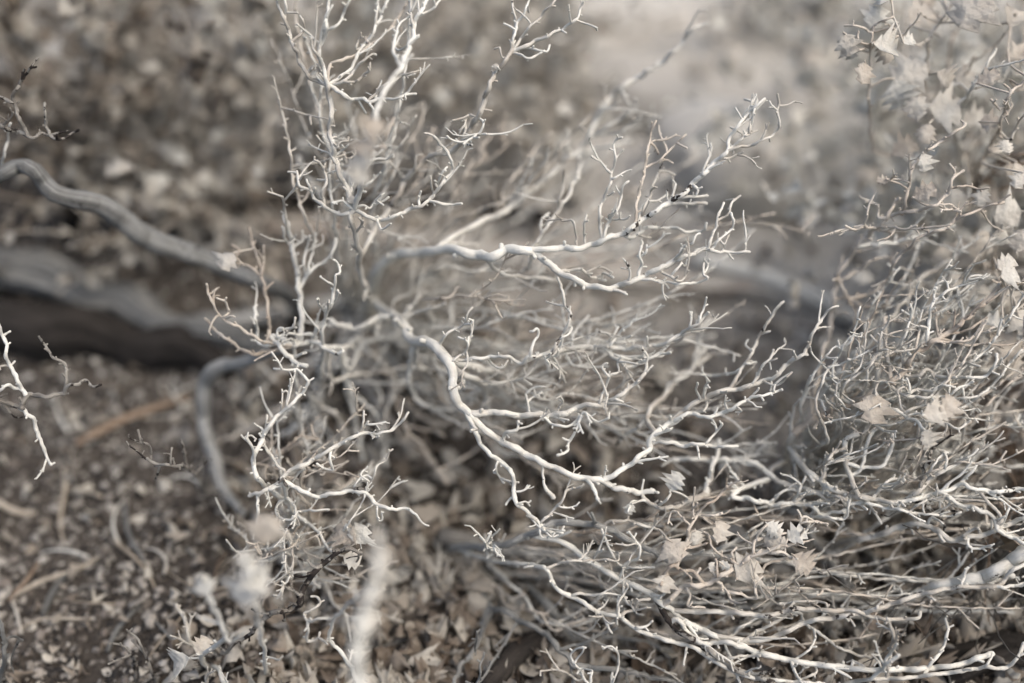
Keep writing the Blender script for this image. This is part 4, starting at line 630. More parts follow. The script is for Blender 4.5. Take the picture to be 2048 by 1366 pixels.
T('P4', None, 'L', ['g', 0, -.5, -.4, 0], [9, 9, 9, 8], [850, 1480, 1000, 1375, 1150, 1340, 1350, 1335, 1550, 1310, 1700, 1290, 1830, 1270, 1940, 1275, 2020, 1200, 2045, 1130], m='pale', tw=.5); t('P4', 'L', -.4, [6, 5], [1820, 1272, 1850, 1230, 1860, 1190]); t('P4', 'L', 1, [8, 6], [1460, 1322, 1480, 1290, 1540, 1200, 1590, 1120, 1600, 1060, 1590, 980]); t('P1', 'L', -2, [8, 6], [1230, 1285, 1240, 1240, 1270, 1180, 1310, 1130], tw=.5); t('P4', 'L', -2.5, [9, 7], [1150, 1340, 1200, 1300, 1250, 1250, 1310, 1200]); t('P4', 'L', -2, [8, 7], [1240, 1330, 1265, 1200, 1280, 1080, 1250, 980])
t('P1', 'L', 0, [6, 5], [700, 1235, 780, 1180, 820, 1120, 820, 1050]); t('P1', 'L', -.3, [6, 5], [830, 1255, 830, 1300, 740, 1350]); t('P1', 'L', .5, [7, 6], [300, 1115, 400, 1030, 500, 975]); t('P1', 'L', 2, [8, 6], [380, 1120, 700, 950, 760, 1010, 860, 1080, 960, 1150, 1020, 1180, 1160, 1220]); t('P1', 'L', -.5, [4, 3], [500, 1175, 515, 1145])
T('RBig', None, 'L', ['g', 3, 1, 0, 0], [16, 20, 24, 27, 28], [1180, 1020, 1270, 970, 1330, 895, 1400, 850, 1560, 790, 1720, 760, 1840, 730, 1960, 660, 2110, 560], m='pale', tw=.25)
T('G2a', None, 'J', ['g', 4, 2, 1.5, 1.5], [14, 14, 14, 12, 9], [1440, 720, 1400, 800, 1370, 850, 1400, 910, 1500, 950, 1600, 1000, 1700, 1060, 1780, 1130, 1850, 1200, 1900, 1260, 2020, 1270, 2160, 1290, 2360, 1330, 2520, 1365], m='silver', tw=.3); t('G2a', 'K', 1.5, [8, 6], [330, 1175, 370, 1160, 480, 1130, 570, 1090, 690, 1040]); t('G2a', 'J', 2, [11, 9], [1410, 915, 1370, 1000, 1350, 1100, 1290, 1200, 1220, 1290, 1190, 1400]); t('G2a', 'J', 0, [6, 5], [1345, 1110, 1320, 1170, 1330, 1060]); t('G2a', 'J', 0, [6, 5], [1320, 1400, 1345, 1320, 1350, 1250, 1370, 1190], tw=1.6)
T('OS', None, 'K', ['g', 6, 'g'], [18, 22, 18], [120, 740, 170, 800, 300, 930, 370, 1040, 410, 1150], m='silver', tw=0); t('OS', 'K', 5, [12, 8], [370, 1040, 500, 1130, 640, 1200, 760, 1300]); t('OS', 'K', 5, [12, 9], [330, 960, 480, 1000, 600, 1080, 800, 1110, 1000, 1180])
# curled twigs near the lower frame
T('cu1', 'G2a', 'K', -.5, [6, 5], [520, 1370, 470, 1290, 430, 1240, 410, 1200, 450, 1160, 500, 1155], m='pale'); t('cu1', 'K', -.5, [5, 4], [460, 1280, 540, 1290, 530, 1340]); t('cu1', 'K', -.5, [5, 4], [435, 1250, 470, 1200, 490, 1160]); T('cu2', 'G2a', 'K', -.5, [6, 5], [650, 1370, 690, 1290, 690, 1200, 650, 1150, 605, 1165], m='pale'); t('G2a', 'K', 0, [6, 4], [470, 1345, 350, 1290, 240, 1290], m='pale')
t('P1', 'K', -.3, [7, 5], [690, 755, 740, 660, 810, 640, 820, 580, 790, 520, 750, 480]); t('P1', 'K', -.3, [5, 4], [800, 560, 740, 560, 680, 550]); t('A1', 'K', .5, [6, 5], [590, 450, 640, 570, 680, 650, 770, 690, 900, 685], m='pale'); t('P1', 'K', 0, [5, 4], [540, 660, 560, 620, 600, 580]); t('P1', 'K', -.4, [7, 5], [880, 850, 950, 850, 980, 820]); t('P2b', 'K', 0, [6, 5], [700, 850, 690, 960, 685, 1020]); t('P2a', 'K', .4, [6, 4], [480, 650, 600, 640, 690, 650, 695, 600])
# leafy brownish twig
T('LF', 'P1', 'K', [-.3, -.5, -.3, 0], [13, 12, 10, 7], [960, 900, 1080, 800, 1180, 790, 1280, 745, 1370, 690, 1450, 640, 1530, 600, 1620, 570, 1700, 550, 1780, 540], m='tan'); t('LF', 'K', -.7, [7, 5], [1275, 748, 1270, 690, 1260, 640]); T('LFa', 'LF', 'K', -.4, [8, 5], [1480, 622, 1490, 540, 1520, 480, 1560, 440]); T('LFb', 'LF', 'K', -.6, [8, 6], [1530, 600, 1640, 600, 1740, 640]); T('LFc', 'LF', 'K', 1, [7, 6], [1380, 690, 1510, 740, 1560, 670, 1650, 640, 1720, 620]); T('LFd', 'LF', 'K', -.6, [9, 8, 7], [1190, 788, 1160, 735, 1140, 720, 1060, 700, 1010, 680, 960, 730, 940, 790]); t('LFd', 'K', -.6, [6, 5], [1155, 730, 1170, 690]); T('LFe', 'LF', 'K', -.6, [8, 6], [1260, 755, 1330, 830, 1360, 890]); t('LFe', 'K', -.6, [7, 5], [1330, 830, 1430, 850, 1500, 870, 1480, 760]); t('LF', 'K', 0, [7, 5], [1090, 800, 1110, 850, 1100, 910, 1200, 925]); t('LFa', 'K', 0, [7, 5], [1500, 530, 1700, 480, 1790, 420, 1920, 430]); t('LF', 'K', 0, [7, 5], [1740, 545, 1770, 400, 1830, 410])
T('Q', 'LFd', 'K', [0, 0], [9, 5], [1030, 685, 1040, 660, 1090, 560, 1110, 450, 1150, 390, 1200, 330, 1270, 280, 1330, 210], m='tan'); t('Q', 'K', 0, [6, 4], [1108, 440, 1060, 390, 1010, 360, 980, 430]); t('Q', 'K', 0, [6, 5], [1160, 385, 1240, 380, 1300, 370]); t('Q', 'K', -.3, [5, 4], [1135, 410, 1130, 300, 1140, 220]); t('Q', 'K', 0, [6, 5], [1085, 575, 1150, 565, 1210, 550]); T('Qa', 'LF', 'K', 0, [7, 5], [1400, 680, 1340, 640, 1250, 580, 1220, 500, 1190, 480]); t('Qa', 'K', 0, [6, 5], [1370, 655, 1360, 600, 1380, 570])
for (p, x, y, s, a, k) in [('Qa', 1285, 485, 140, 75, 0), ('LF', 1310, 670, 80, 330, 3), ('LF', 1440, 705, 180, 40, 4), ('LFa', 1600, 460, 120, 320, 5), ('LFb', 1730, 500, 130, 30, 0), ('LFb', 1765, 655, 150, 320, 2), ('LFd', 965, 775, 120, 250, 4), ('Q', 1150, 520, 130, 280, 5), ('LF', 1620, 540, 150, 160, 1), ('Q', 1010, 580, 160, 300, 4), ('LF', 1240, 690, 70, 100, 3)]:
    leaf(p, 'K', x, y, s, a, k=k)

thicket((930, 1110), 40, (1250, 1040, 2120, 1420), 12, (1.5, 6), (8, 11), 4, tw=.7, sag=25)
thicket((930, 1110), 40, (1350, 980, 2130, 1300), 18, (.5, 5), (5, 7), 8, tw=.7, sag=15)
thicket((930, 1110), 40, (1050, 1150, 1500, 1400), 5, (1.5, 6), (6, 9), 5, tw=.7, sag=5)
# ------------------------------------------------------------------ small gnarled shrub with twisted twigs
shrub('gnarled_shrub', 'small gnarled shrub with twisted dark-flecked twigs rising from the leaf litter', 'shrub', (590, 1060))
T('F0', None, 'J', ['g', 4, 1, 0], [12, 11, 10, 10], [270, 480, 250, 400, 225, 300, 200, 220, 190, 165], m='pale')
T('F1', 'F0', 'E', [0, 0, 0, 0], [11, 11, 9, 5], [1730, 1690, 1690, 1627, 1620, 1577, 1550, 1527, 1500, 1457, 1480, 1377, 1490, 1340, 1530, 1270, 1550, 1210, 1600, 1150, 1660, 1090, 1730, 1020, 1780, 970, 1800, 920, 1780, 880, 1740, 850, 1680, 850, 1605, 840], tw=.8)
t('F1', 'E', 0, [6, 4], [1640, 1105, 1650, 1020, 1650, 960]); t('F1', 'E', 0, [6, 4.5], [1680, 1075, 1690, 980, 1700, 900]); t('F1', 'E', 0, [5, 4], [1548, 1220, 1520, 1180, 1490, 1160]); t('F1', 'E', 0, [5, 4], [1552, 1205, 1560, 1115]); t('F1', 'E', 0, [6, 4], [1490, 1340, 1460, 1270, 1430, 1240, 1470, 1230, 1500, 1250], tw=1.6); t('F1', 'E', .6, [6, 5], [1540, 1240, 1560, 1310, 1600, 1370])
T('F2', 'F0', 'J', [0, 0, 0], [10, 9, 5], [190, 165, 250, 115, 330, 80, 410, 35, 480, -10, 560, -55, 640, -87, 700, -97, 760, -97, 830, -117, 880, -157, 930, -222]); t('F2', 'J', 0, [6, 5], [640, -87, 660, -150, 670, -225]); t('F2', 'J', 0, [5, 4], [650, -90, 690, -170]); T('F2a', 'F2', 'J', 0, [6, 5], [478, -8, 470, 60, 485, 115, 440, 110, 395, 80])
T('F3', 'F0', 'J', [0, 0, 0], [10, 9, 9, 4], [195, 180, 270, 220, 350, 255, 410, 272, 500, 255, 600, 240, 680, 255, 740, 310, 800, 335, 860, 350, 920, 345, 970, 375, 1000, 420, 1045, 445], tw=.7); T('F3a', 'F3', 'J', 0, [6, 4], [670, 245, 720, 160, 750, 90, 800, 50, 815, 0]); t('F3a', 'J', 0, [5, 4], [718, 165, 680, 150, 640, 170, 610, 215]); t('F3a', 'J', 0, [5, 4], [675, 152, 650, 150, 685, 95]); t('F3', 'J', 0, [8, 6], [600, 242, 640, 225, 700, 235], m='dark', tw=2.4); t('F3', 'J', 0, [5, 4], [750, 318, 745, 400, 775, 410, 770, 360])
t('F0', 'J', .5, [10, 8], [195, 190, 100, 230, 0, 270]); t('F0', 'J', .6, [8, 7], [60, 250, 45, 300, 50, 380, 35, 440]); t('F0', 'J', .5, [7, 6], [190, 165, 200, 120, 165, 90, 100, 0, 60, -60]); t('F0', 'J', -.4, [8, 6], [205, 225, 170, 180, 190, 165, 215, 205], m='dark', tw=1.8)
T('F4', 'F0', 'J', -.3, [7, 5], [235, 320, 190, 300, 155, 340, 170, 390, 230, 410, 260, 390]); T('F4a', 'F0', 'J', -.4, [7, 5], [215, 270, 260, 330, 262, 430, 250, 460]); t('F4a', 'J', -.4, [6, 4], [262, 358, 360, 355, 440, 350, 465, 350]); T('F4b', 'F0', 'J', 0, [8, 6], [240, 350, 330, 420, 400, 480, 450, 560, 480, 590]); t('F4a', 'J', -.4, [5, 4], [255, 430, 290, 440, 275, 400])
T('F5', 'F4b', 'J', [0, 0, 0, 1, 3], [11, 14, 16, 13, 9, 7], [480, 590, 520, 590, 450, 650, 390, 690, 350, 760, 310, 830, 280, 910, 200, 940, 120, 960, 60, 1010, 0, 1080, -60, 1110, -150, 1190, -260, 1200], m='dark', tw=1); t('F5', 'J', 0, [9, 8], [515, 592, 580, 580, 650, 600]); t('F5', 'J', -.3, [8, 5], [400, 690, 370, 680, 330, 640], tw=2.2); t('F5', 'J', 0, [6, 4], [120, 960, 50, 950, 10, 930]); t('F5', 'J', 0, [5, 4], [205, 945, 205, 1000]); t('F5', 'J', 0, [6, 4], [280, 905, 230, 890], tw=2); t('F5', 'J', 0, [7, 5], [300, 850, 250, 820, 220, 800]); t('F5', 'J', .3, [6, 5], [440, 660, 330, 740, 260, 735])
T('F6', 'F4', 'J', -.5, [6, 5], [160, 385, 150, 450, 210, 480, 245, 550, 250, 650, 240, 730, 200, 790, 170, 850]); t('F6', 'J', -.5, [5, 4], [195, 470, 205, 600, 210, 720]); t('F6', 'J', -.4, [5, 4], [240, 735, 215, 770, 185, 790])
leaf('F5', 'J', 570, 490, 170, 130, z=.6, k=2); leaf('F5', 'J', 640, 500, 140, 60, z=.5, k=4); leaf('F4b', 'J', 590, 640, 120, 330, z=.8, k=0)

thicket((590, 1060), 30, (450, 900, 800, 1270), 20, (0, 5), (5, 7.5), 9, tw=.85, sag=0)
# ------------------------------------------------------------------ near stalk, close to the lens
shrub('dry_stalk', 'pale dry stalk with crumpled leaves standing in front of the gnarled shrub', 'plant', (700, 1366), m='pale')
THING.location = (-.055, .245, height(-.055, .245))
T('N1', None, 'J', [-9, -13, -15, -15], [22, 28, 31, 28, 14], [720, 2600, 690, 1900, 650, 1450, 630, 1150, 670, 950, 740, 750, 750, 590, 755, 470], tw=0)
t('N1', 'J', -12, [9, 6], [700, 830, 780, 760, 850, 740, 930, 700]); T('N2', 'N1', 'J', [-5, -1, 0, 1], [8, 8, 9, 10], [710, 780, 650, 840, 560, 920, 500, 980, 470, 1050, 470, 1110, 530, 1190, 600, 1280, 640, 1400], tw=.5)
T('N2a', 'N2', 'J', -.4, [7, 5], [495, 985, 400, 990, 340, 1000, 320, 960, 370, 930, 410, 900, 390, 860, 360, 855]); t('N2a', 'J', -.4, [7, 6], [345, 1000, 335, 1080, 340, 1120, 390, 1110, 410, 1070], tw=1.5)
t('N1', 'J', -11, [9, 6], [660, 960, 560, 1000, 480, 980]); leaf('N1', 'J', 700, 1000, 170, 100, z=-13); leaf('N1', 'J', 770, 640, 150, 60, z=-14)
shrub('dry_stalk', 'short pale stalk with folded leaves rising from the gravel edge', 'plant', (420, 1340), m='pale')
T('N3', None, 'I', ['g', -3, -6, -8], [10, 12, 13, 10], [1230, 1290, 1180, 1200, 1320, 1100, 1260, 950, 1210, 820, 1180, 740], tw=.6); T('N3b', None, 'I', ['g', 2, 3], [9, 9, 8], [1230, 1290, 1160, 1190, 1120, 1130, 1080, 1000, 1030, 900]); T('N3c', None, 'I', ['g', 1, 0], [8, 9], [1230, 1290, 1205, 1300, 1215, 1400]); T('N3d', None, 'I', ['g', 1, 0], [8, 10], [1230, 1290, 1260, 1270, 1340, 1400])
leaf('N3', 'I', 1060, 1230, 150, 200, z=1, k=2, tilt=1); leaf('N3', 'I', 1180, 1150, 120, 60, z=0, k=2, tilt=1); leaf('N3', 'I', 1200, 800, 130, 110, z=-8); leaf('N3b', 'I', 1090, 1260, 130, 250, z=1.5, k=5, tilt=1)
T('N4', None, 'I', ['g', -4, -9, -10], [9, 10, 10, 8], [1560, 1330, 1540, 1150, 1500, 950, 1470, 780, 1440, 640], tw=.6); leaf('N4', 'I', 1450, 820, 230, 80, z=-9, k=4); leaf('N4', 'I', 1500, 760, 200, 130, z=-9.5, k=0); leaf('N4', 'I', 1560, 470, 200, 70, z=-8, k=4); leaf('N4', 'I', 1440, 650, 120, 100, z=-9)

# ------------------------------------------------------------------ dead branches reaching in from the left
shrub('dead_branch', 'smooth thick grey dead branch snaking toward the pale shrub', 'branch', (600, 640), m='grey')
T('D1', None, 'A', ['g', 12, 11, 9, 7, 5, 4, 4], [28, 33, 38, 40, 40, 34, 28], [1790, 1870, 1720, 1770, 1650, 1710, 1550, 1657, 1400, 1597, 1250, 1537, 1100, 1477, 950, 1427, 800, 1360, 750, 1310, 640, 1230, 540, 1180, 430, 1160, 320, 1130, 250, 1060, 200, 1000, 130, 975, 60, 990, 0, 1020, -120, 1060], tw=0)
t('D1', 'A', 2, [7, 5], [30, 1005, 10, 960, 40, 850, 50, 780, 60, 720], m='pale')
shrub('dead_branch', 'small dark crooked dead twig with upright forks above the grey branch', 'twig', (40, 560), m='dark')
T('D2', None, 'A', ['g', 12, 3, 0, 0, 0, 0], [14, 14, 13, 12, 11, 8, 5], [60, 1680, -260, 1300, -200, 900, -60, 720, 50, 760, 110, 775, 170, 800, 210, 800, 240, 785, 290, 790, 330, 820, 370, 810, 420, 780, 460, 760], tw=.7); T('D2a', 'D2', 'A', 0, [9, 8, 5], [170, 800, 130, 730, 95, 640, 75, 560, 100, 520, 140, 450, 180, 390, 220, 345], tw=.8); t('D2a', 'A', 0, [7, 7], [80, 610, 40, 590, -40, 550]); t('D2', 'A', 0, [7, 5], [290, 795, 270, 720, 260, 650, 265, 605])
shrub('dead_branch', 'dark flecked dead twig with curled ends over the gravel', 'twig', (-60, 1030), m='dark')
T('D3', None, 'E', ['g', 3, 0, 0], [13, 12, 11, 10], [-260, 1700, -300, 1300, -140, 1010, 0, 1025, 80, 1060, 130, 1070], tw=.7); T('D3a', 'D3', 'E', [0, -.5], [10, 6], [110, 1065, 160, 1100, 200, 1150, 225, 1220, 250, 1300, 275, 1363, 300, 1400], m='pale'); T('D3b', 'D3', 'E', [0, 0], [12, 9, 5], [120, 1065, 160, 1000, 200, 1000, 290, 1000, 370, 985, 400, 940, 460, 930, 500, 905, 540, 950, 590, 935], tw=.8); t('D3b', 'E', 0, [8, 5], [385, 965, 390, 870, 370, 810, 310, 770, 280, 720, 225, 655], tw=1.2); T('D3c', 'D3b', 'E', 0, [9, 7], [155, 1005, 100, 900, 60, 830, 35, 770, 40, 710, 0, 610, -40, 520], m='pale'); t('D3b', 'E', -.4, [8, 7], [150, 1000, 130, 970, 60, 940, 0, 960, -60, 970], m='pale'); t('D3c', 'E', -.3, [6, 5], [60, 830, 30, 825, -20, 840])
shrub('dead_twig', 'thin dark crooked twig standing in the gravel', 'twig', (410, 975), m='dark')
T('D4', None, 'I', ['g', 4, 0, 0], [8, 8, 7, 5], [1200, 250, 1190, 220, 1140, 140, 1080, 100, 1000, 90, 920, 80, 860, 50], tw=1.2); t('D4', 'I', 0, [5, 4], [880, 60, 885, 10, 870, -30, 820, -50]); t('D4', 'I', 3, [6, 4], [1100, 110, 1080, 20, 1060, -60])
for k_, (lab, bs, pp) in enumerate([('thin blackish spiky twig poking up from the gravel', (318, 1366), [940, 1400, 880, 1280, 840, 1180, 800, 1100, 740, 1050]), ('blackish twig bent over beside the spiky one', (270, 1366), [790, 1380, 785, 1220, 740, 1160, 700, 1140, 640, 1130])]):
    shrub('dead_twig', lab, 'twig', bs, m='dark'); T('D5%d' % k_, None, 'I', ['g', 1, 0], [7, 6, 4], pp, tw=1.6)
shrub('dead_twig', 'grey upright twig at the gravel edge', 'twig', (5, 1360), m='grey'); T('D6', None, 'I', ['g', 0, 0], [11, 10, 8], [-10, 1420, 20, 1250, 30, 1130, 0, 1010, -30, 940], tw=.8); t('D6', 'I', 1, [6, 5], [30, 1120, 80, 1090, 130, 1110])
# loose twigs lying on the gravel
for nm, lab, m_, wd, pp in [('fallen_twig', 'long thin pale twig lying on the gravel beside the short stalk', 'straw', 5, [130, 1060, 260, 1020, 420, 1030, 600, 1020, 740, 950, 830, 920]), ('fallen_twig', 'curving tan twig lying across the gravel', 'straw', 7, [80, 880, 250, 800, 450, 740, 570, 660, 620, 580, 640, 420]), ('fallen_twig', 'straight tan twig lying behind the short stalk', 'straw', 8, [640, 530, 740, 620, 850, 740, 900, 850]), ('fallen_twig', 'wavy grey twig lying between gravel and litter', 'grey', 9, [740, 340, 750, 500, 800, 620, 870, 740]), ('fallen_twig', 'long pale grey twig lying on the dark gravel behind the curving tan twig', 'straw', 8, [380, 130, 390, 250, 350, 450, 370, 600]), ('fallen_twig', 'short curved beige twig near the dead flecked twig', 'straw', 12, [-40, 310, 0, 340, 80, 400, 190, 410]), ('fallen_twig', 'stubby blue-grey stick on the gravel', 'grey', 12, [260, 990, 320, 870, 390, 760]), ('fallen_twig', 'slanting grey stick beside the blackish twig', 'grey', 11, [640, 1200, 700, 1080, 820, 950]), ('fallen_twig', 'thin brown stick leaning on the gravel', 'rust', 7, [60, 900, 160, 800, 230, 690]), ('fallen_twig', 'tan grass straw lying by the folded leaves', 'straw', 4, [880, 1230, 960, 1130, 1060, 1020, 1140, 960]), ('fallen_twig', 'pale straw crossing the litter edge', 'straw', 4, [1180, 880, 1290, 760, 1350, 690]), ('fallen_twig', 'brown straw beside the folded leaves', 'rust', 4, [1250, 820, 1280, 700, 1330, 640])]:
    P = np.array(pp, float).reshape(-1, 2)*K + [0, 900]
    log_obj(nm, lab, 'twig', P.ravel().tolist(), [wd*.9, wd, wd*.6], m_, sink=.15, rough=.05)

q_ = random.Random(91)
for k_ in range(60):
    x0, y0 = q_.uniform(-20, 900), q_.uniform(760, 1380); a_ = q_.uniform(0, 6.28); L_ = q_.uniform(40, 150); c_ = q_.uniform(-.5, .5)
    pp = []
    for j in range(4): pp += [x0+math.cos(a_+c_*j)*L_*j/3, y0+math.sin(a_+c_*j)*L_*j/3*.7]
    o_ = log_obj('fallen_twig', 'thin dry loose twig lying among gravel and leaf litter', 'twig', pp, [q_.uniform(4, 7), 5, 3], q_.choice(('straw', 'silver', 'pale', 'dark')), sink=.0, rough=.05, sides=7); o_['group'] = 'loose twigs on the ground'

# ------------------------------------------------------------------ pale boulder
def boulder(name, label, px, size, m, seed, flat=.6):
    import bmesh
    bm = bmesh.new(); bmesh.ops.create_icosphere(bm, subdivisions=4, radius=1)
    q = random.Random(seed); ph = [(rvec(q), q.uniform(1.5, 4), q.uniform(0, 6.28)) for _ in range(9)]
    for v in bm.verts:
        p = np.array(v.co); d = 1 + sum(.055*math.sin(f*p.dot(a)*1.9+o) for a, f, o in ph); d -= .10*max(0, math.sin(p.dot(ph[0][0])*9+p.dot(ph[1][0])*5))**6
        v.co = (p[0]*d*size[0], p[1]*d*size[1], p[2]*d*size[2])
    me = bpy.data.meshes.new(name); bm.to_mesh(me); bm.free(); me.polygons.foreach_set('use_smooth', [True]*len(me.polygons))
    o = add_obj(name, me, None, M[m]); g = gpoint(*px); o.location = (g[0], g[1], g[2]+size[2]*.35); tag(o, label, 'rock'); return o
boulder('boulder', 'smooth pale sandstone boulder behind the shrub branches', (1480, 365), (.095, .06, .045), 'rock', 4)
boulder('boulder', 'low pale stone half sunk in sand behind the bigger boulder', (1330, 190), (.11, .06, .02), 'rock', 9)

# ------------------------------------------------------------------ leafy shrubs of the background
def back_shrub(name, label, px, spread, ht, nst, nleaf, leaves, lsize, m, seed, lean=(0, 0), wood_r=.0013, extra=0):
    o = shrub(name, label, 'shrub', px, m=m); base = np.array(o.location); q = random.Random(seed); spots = []
    for i in range(nst):
        a = q.uniform(0, 6.28); out = q.uniform(.15, 1)*spread
        tip = base + np.array([math.cos(a)*out+lean[0], math.sin(a)*out+lean[1], ht*q.uniform(.55, 1.05)*(1-.35*(out/spread)**2)])
        mid = base*.45+tip*.55 + rvec(q)*.03 + np.array([0, 0, .02]); start = base + np.array([math.cos(a)*.02, math.sin(a)*.02, -.012])
        W = catmull(np.array([start, base*.75+tip*.25+rvec(q)*.012+np.array([0, 0, .01]), mid, tip]), .012)
        W[:, 2] = np.maximum(W[:, 2], height(W[:, 0], W[:, 1])-.01)
        rad = np.linspace(wood_r*q.uniform(1, 1.9), wood_r*.4, len(W)); mb = MB(); tube(mb, W, rad, 6, .03, q)
        for k in range(q.randint(9, 14)):
            j = q.randint(len(W)//4, len(W)-1); d = (W[min(j+1, len(W)-1)]-W[max(0, j-1)]); d = d/np.linalg.norm(d)+rvec(q)*.9; d /= np.linalg.norm(d)
            L = q.uniform(.03, .09); pts = [W[j]]
            for s in range(7): d = d+rvec(q)*.3+np.array([0, 0, .05]); d /= np.linalg.norm(d); pts.append(pts[-1]+d*L/7)
            pts = np.array(pts); tube(mb, pts, np.linspace(wood_r*.5, wood_r*.3, 8), 5, rng=q); spots += [(x, i) for x in pts[2:]]
        st = add_obj('stem', mb.mesh('stem', W[0]), o, M[m]); st.location = Vector(W[0])-parent_world(o)
        spots += [(x, i) for x in W[len(W)//2:]]
    for k in range(nleaf):
        p, i = q.choice(spots); d = rvec(q); d[2] *= .6
        put_leaf('leaf', q.choice(leaves), p, d, (rvec(q)+np.array([0, -.5, .9])), lsize*q.uniform(.6, 1.35), o)
    if extra:
        vs = []; fs = []; tn = []; c0 = 0; tm = [(np.array([v.co for v in m_.vertices]), [tuple(pl.vertices) for pl in m_.polygons]) for m_ in leaves]
        for k in range(extra):
            p, i = q.choice(spots); d = rvec(q); d[2] *= .6; s = lsize*q.uniform(.5, 1.1); V, F = q.choice(tm)
            A = np.array(Matrix.Translation(Vector(p)-parent_world(o)) @ orient(d, rvec(q)+np.array([0, -.5, .9])) @ Matrix.Diagonal((s, s, s, 1)))
            vs.append(V@A[:3, :3].T+A[:3, 3]); fs += [tuple(x+c0 for x in f) for f in F]; tn += [q.uniform(-.1, .4)]*len(V); c0 += len(V)
        me = bpy.data.meshes.new('foliage'); me.from_pydata(np.concatenate(vs).tolist(), [], fs); at = me.attributes.new('tone', 'FLOAT', 'POINT'); at.data.foreach_set('value', np.array(tn, np.float32))
        fo = add_obj('foliage', me, o, leaves[0].materials[0]); fo['kind'] = 'stuff'
    return o
back_shrub('leafy_shrub', 'dull brown leafy shrub behind the charred trunk', (250, 400), .22, .25, 26, 290, BROWN, .015, 'tan', 31, extra=700)
back_shrub('leafy_shrub', 'blurred grey-brown leafy shrub behind the upright pale stems', (640, 330), .22, .20, 26, 290, BACK, .015, 'tan', 2, extra=700)
back_shrub('leafy_shrub', 'low leafy shrub behind the long soft branch', (1060, 330), .16, .13, 18, 260, BACK, .015, 'tan', 3, extra=400)
back_shrub('leafy_shrub', 'far brown bush behind the dull brown leafy shrub', (300, 130), .30, .22, 12, 200, BROWN, .018, 'tan', 5, extra=500)
back_shrub('leafy_shrub', 'far pale bush growing behind the low sunken stone', (1000, 40), .28, .16, 10, 150, BACK, .018, 'tan', 6, extra=300)
boulder('boulder', 'small grey stone lying on the sand beside the sunken stone', (1440, 265), (.05, .03, .02), 'rock', 12)
boulder('boulder', 'small brownish stone on the sand near the leafy holly shrub', (1575, 235), (.04, .03, .022), 'pebble', 15)
back_shrub('leafy_shrub', 'far dense beige bush filling in behind the holly leaves', (1880, 330), .26, .20, 20, 290, LEAF, .016, 'pale', 21, extra=600)
back_shrub('leafy_shrub', 'pale leafy bush tangled behind the sprays of the sprawling shrub', (2080, 760), .14, .16, 16, 240, LEAF, .014, 'pale', 23, extra=200)
back_shrub('leafy_shrub', 'dense bush of small pale leaves wrapped around the holly shrub', (1930, 600), .18, .24, 26, 290, LEAF, .014, 'pale', 25, extra=1000)
back_shrub('leafy_shrub', 'low tan bush between the charred stump and the weathered log', (400, 420), .16, .12, 18, 280, BROWN, .013, 'tan', 24, extra=300)
back_shrub('leafy_shrub', 'sparse low beige bush on the far sand', (1500, 70), .30, .06, 10, 110, BACK, .018, 'tan', 22)
back_shrub('dry_brush', 'low dry brown brush beneath the sprawling shrub sprays', (2010, 960), .12, .07, 18, 30, BACK, .015, 'rust', 7, wood_r=.0010)
back_shrub('dry_brush', 'flattened dry brush beside the splintered log', (1990, 1190), .12, .06, 18, 30, OLD, .015, 'log', 8, wood_r=.0010)

# holly shrub with toothed silvery leaves
shrub('holly_shrub', 'leafy holly shrub with toothed silvery leaves on thin tan stems', 'shrub', (1930, 560), m='tan')
T('h0', None, 'D', ['g', 20, 14, 9], [15, 13, 11, 9], [1760, 1680, 1780, 1400, 1750, 1150, 1700, 950, 1640, 800], tw=.3)
T('h1', 'h0', 'D', [10, 6, 2, 1], [8, 7, 6, 5], [1640, 800, 1500, 830, 1300, 900, 1180, 890, 1150, 760, 1140, 620, 1140, 470, 1150, 300, 1160, 200, 1180, 140, 1280, 100]); t('h1', 'D', 1, [6, 5], [1155, 260, 1240, 230, 1340, 200, 1390, 150]); t('h1', 'D', 1, [6, 5], [1160, 200, 1100, 160, 1000, 150]); t('h1', 'D', 1, [5, 4], [1150, 290, 1080, 230, 1075, 180]); t('h1', 'D', 1, [6, 5], [1150, 280, 1060, 290, 990, 250])
T('h2', 'h0', 'D', [8, 4, 3], [8, 7, 5], [1640, 800, 1560, 700, 1470, 540, 1480, 400, 1490, 250, 1540, 150, 1650, 0, 1680, -60]); t('h2', 'D', 3, [6, 5], [1500, 220, 1430, 260, 1380, 250])
T('h3', 'h0', 'D', [6, 2, 2], [8, 8, 6], [1680, 900, 1640, 720, 1700, 600, 1750, 510, 1820, 400, 1880, 290], m='pale'); t('h3', 'D', 3, [5, 4], [1740, 520, 1780, 515])
t('h2', 'D', 4, [5, 4], [1480, 520, 1620, 490, 1700, 400, 1850, 290, 1950, 190, 2000, 80]); t('h2', 'D', 5, [6, 4], [1490, 600, 1560, 580, 1640, 560])
T('h4', 'h0', 'D', [7, 3, 0, 0], [9, 8, 7, 6], [1750, 1100, 1780, 980, 1850, 860, 1900, 750, 1940, 620, 1960, 550, 2080, 460]); t('h4', 'D', 0, [6, 5], [1940, 620, 1900, 630, 1850, 580], tw=1.6); t('h4', 'D', 0, [6, 5], [1955, 560, 1960, 520, 1935, 490]); t('h4', 'D', .5, [6, 5], [1900, 760, 1970, 820, 2000, 740, 2060, 660]); t('h4', 'D', 0, [6, 5], [1930, 640, 1960, 630, 1945, 590])
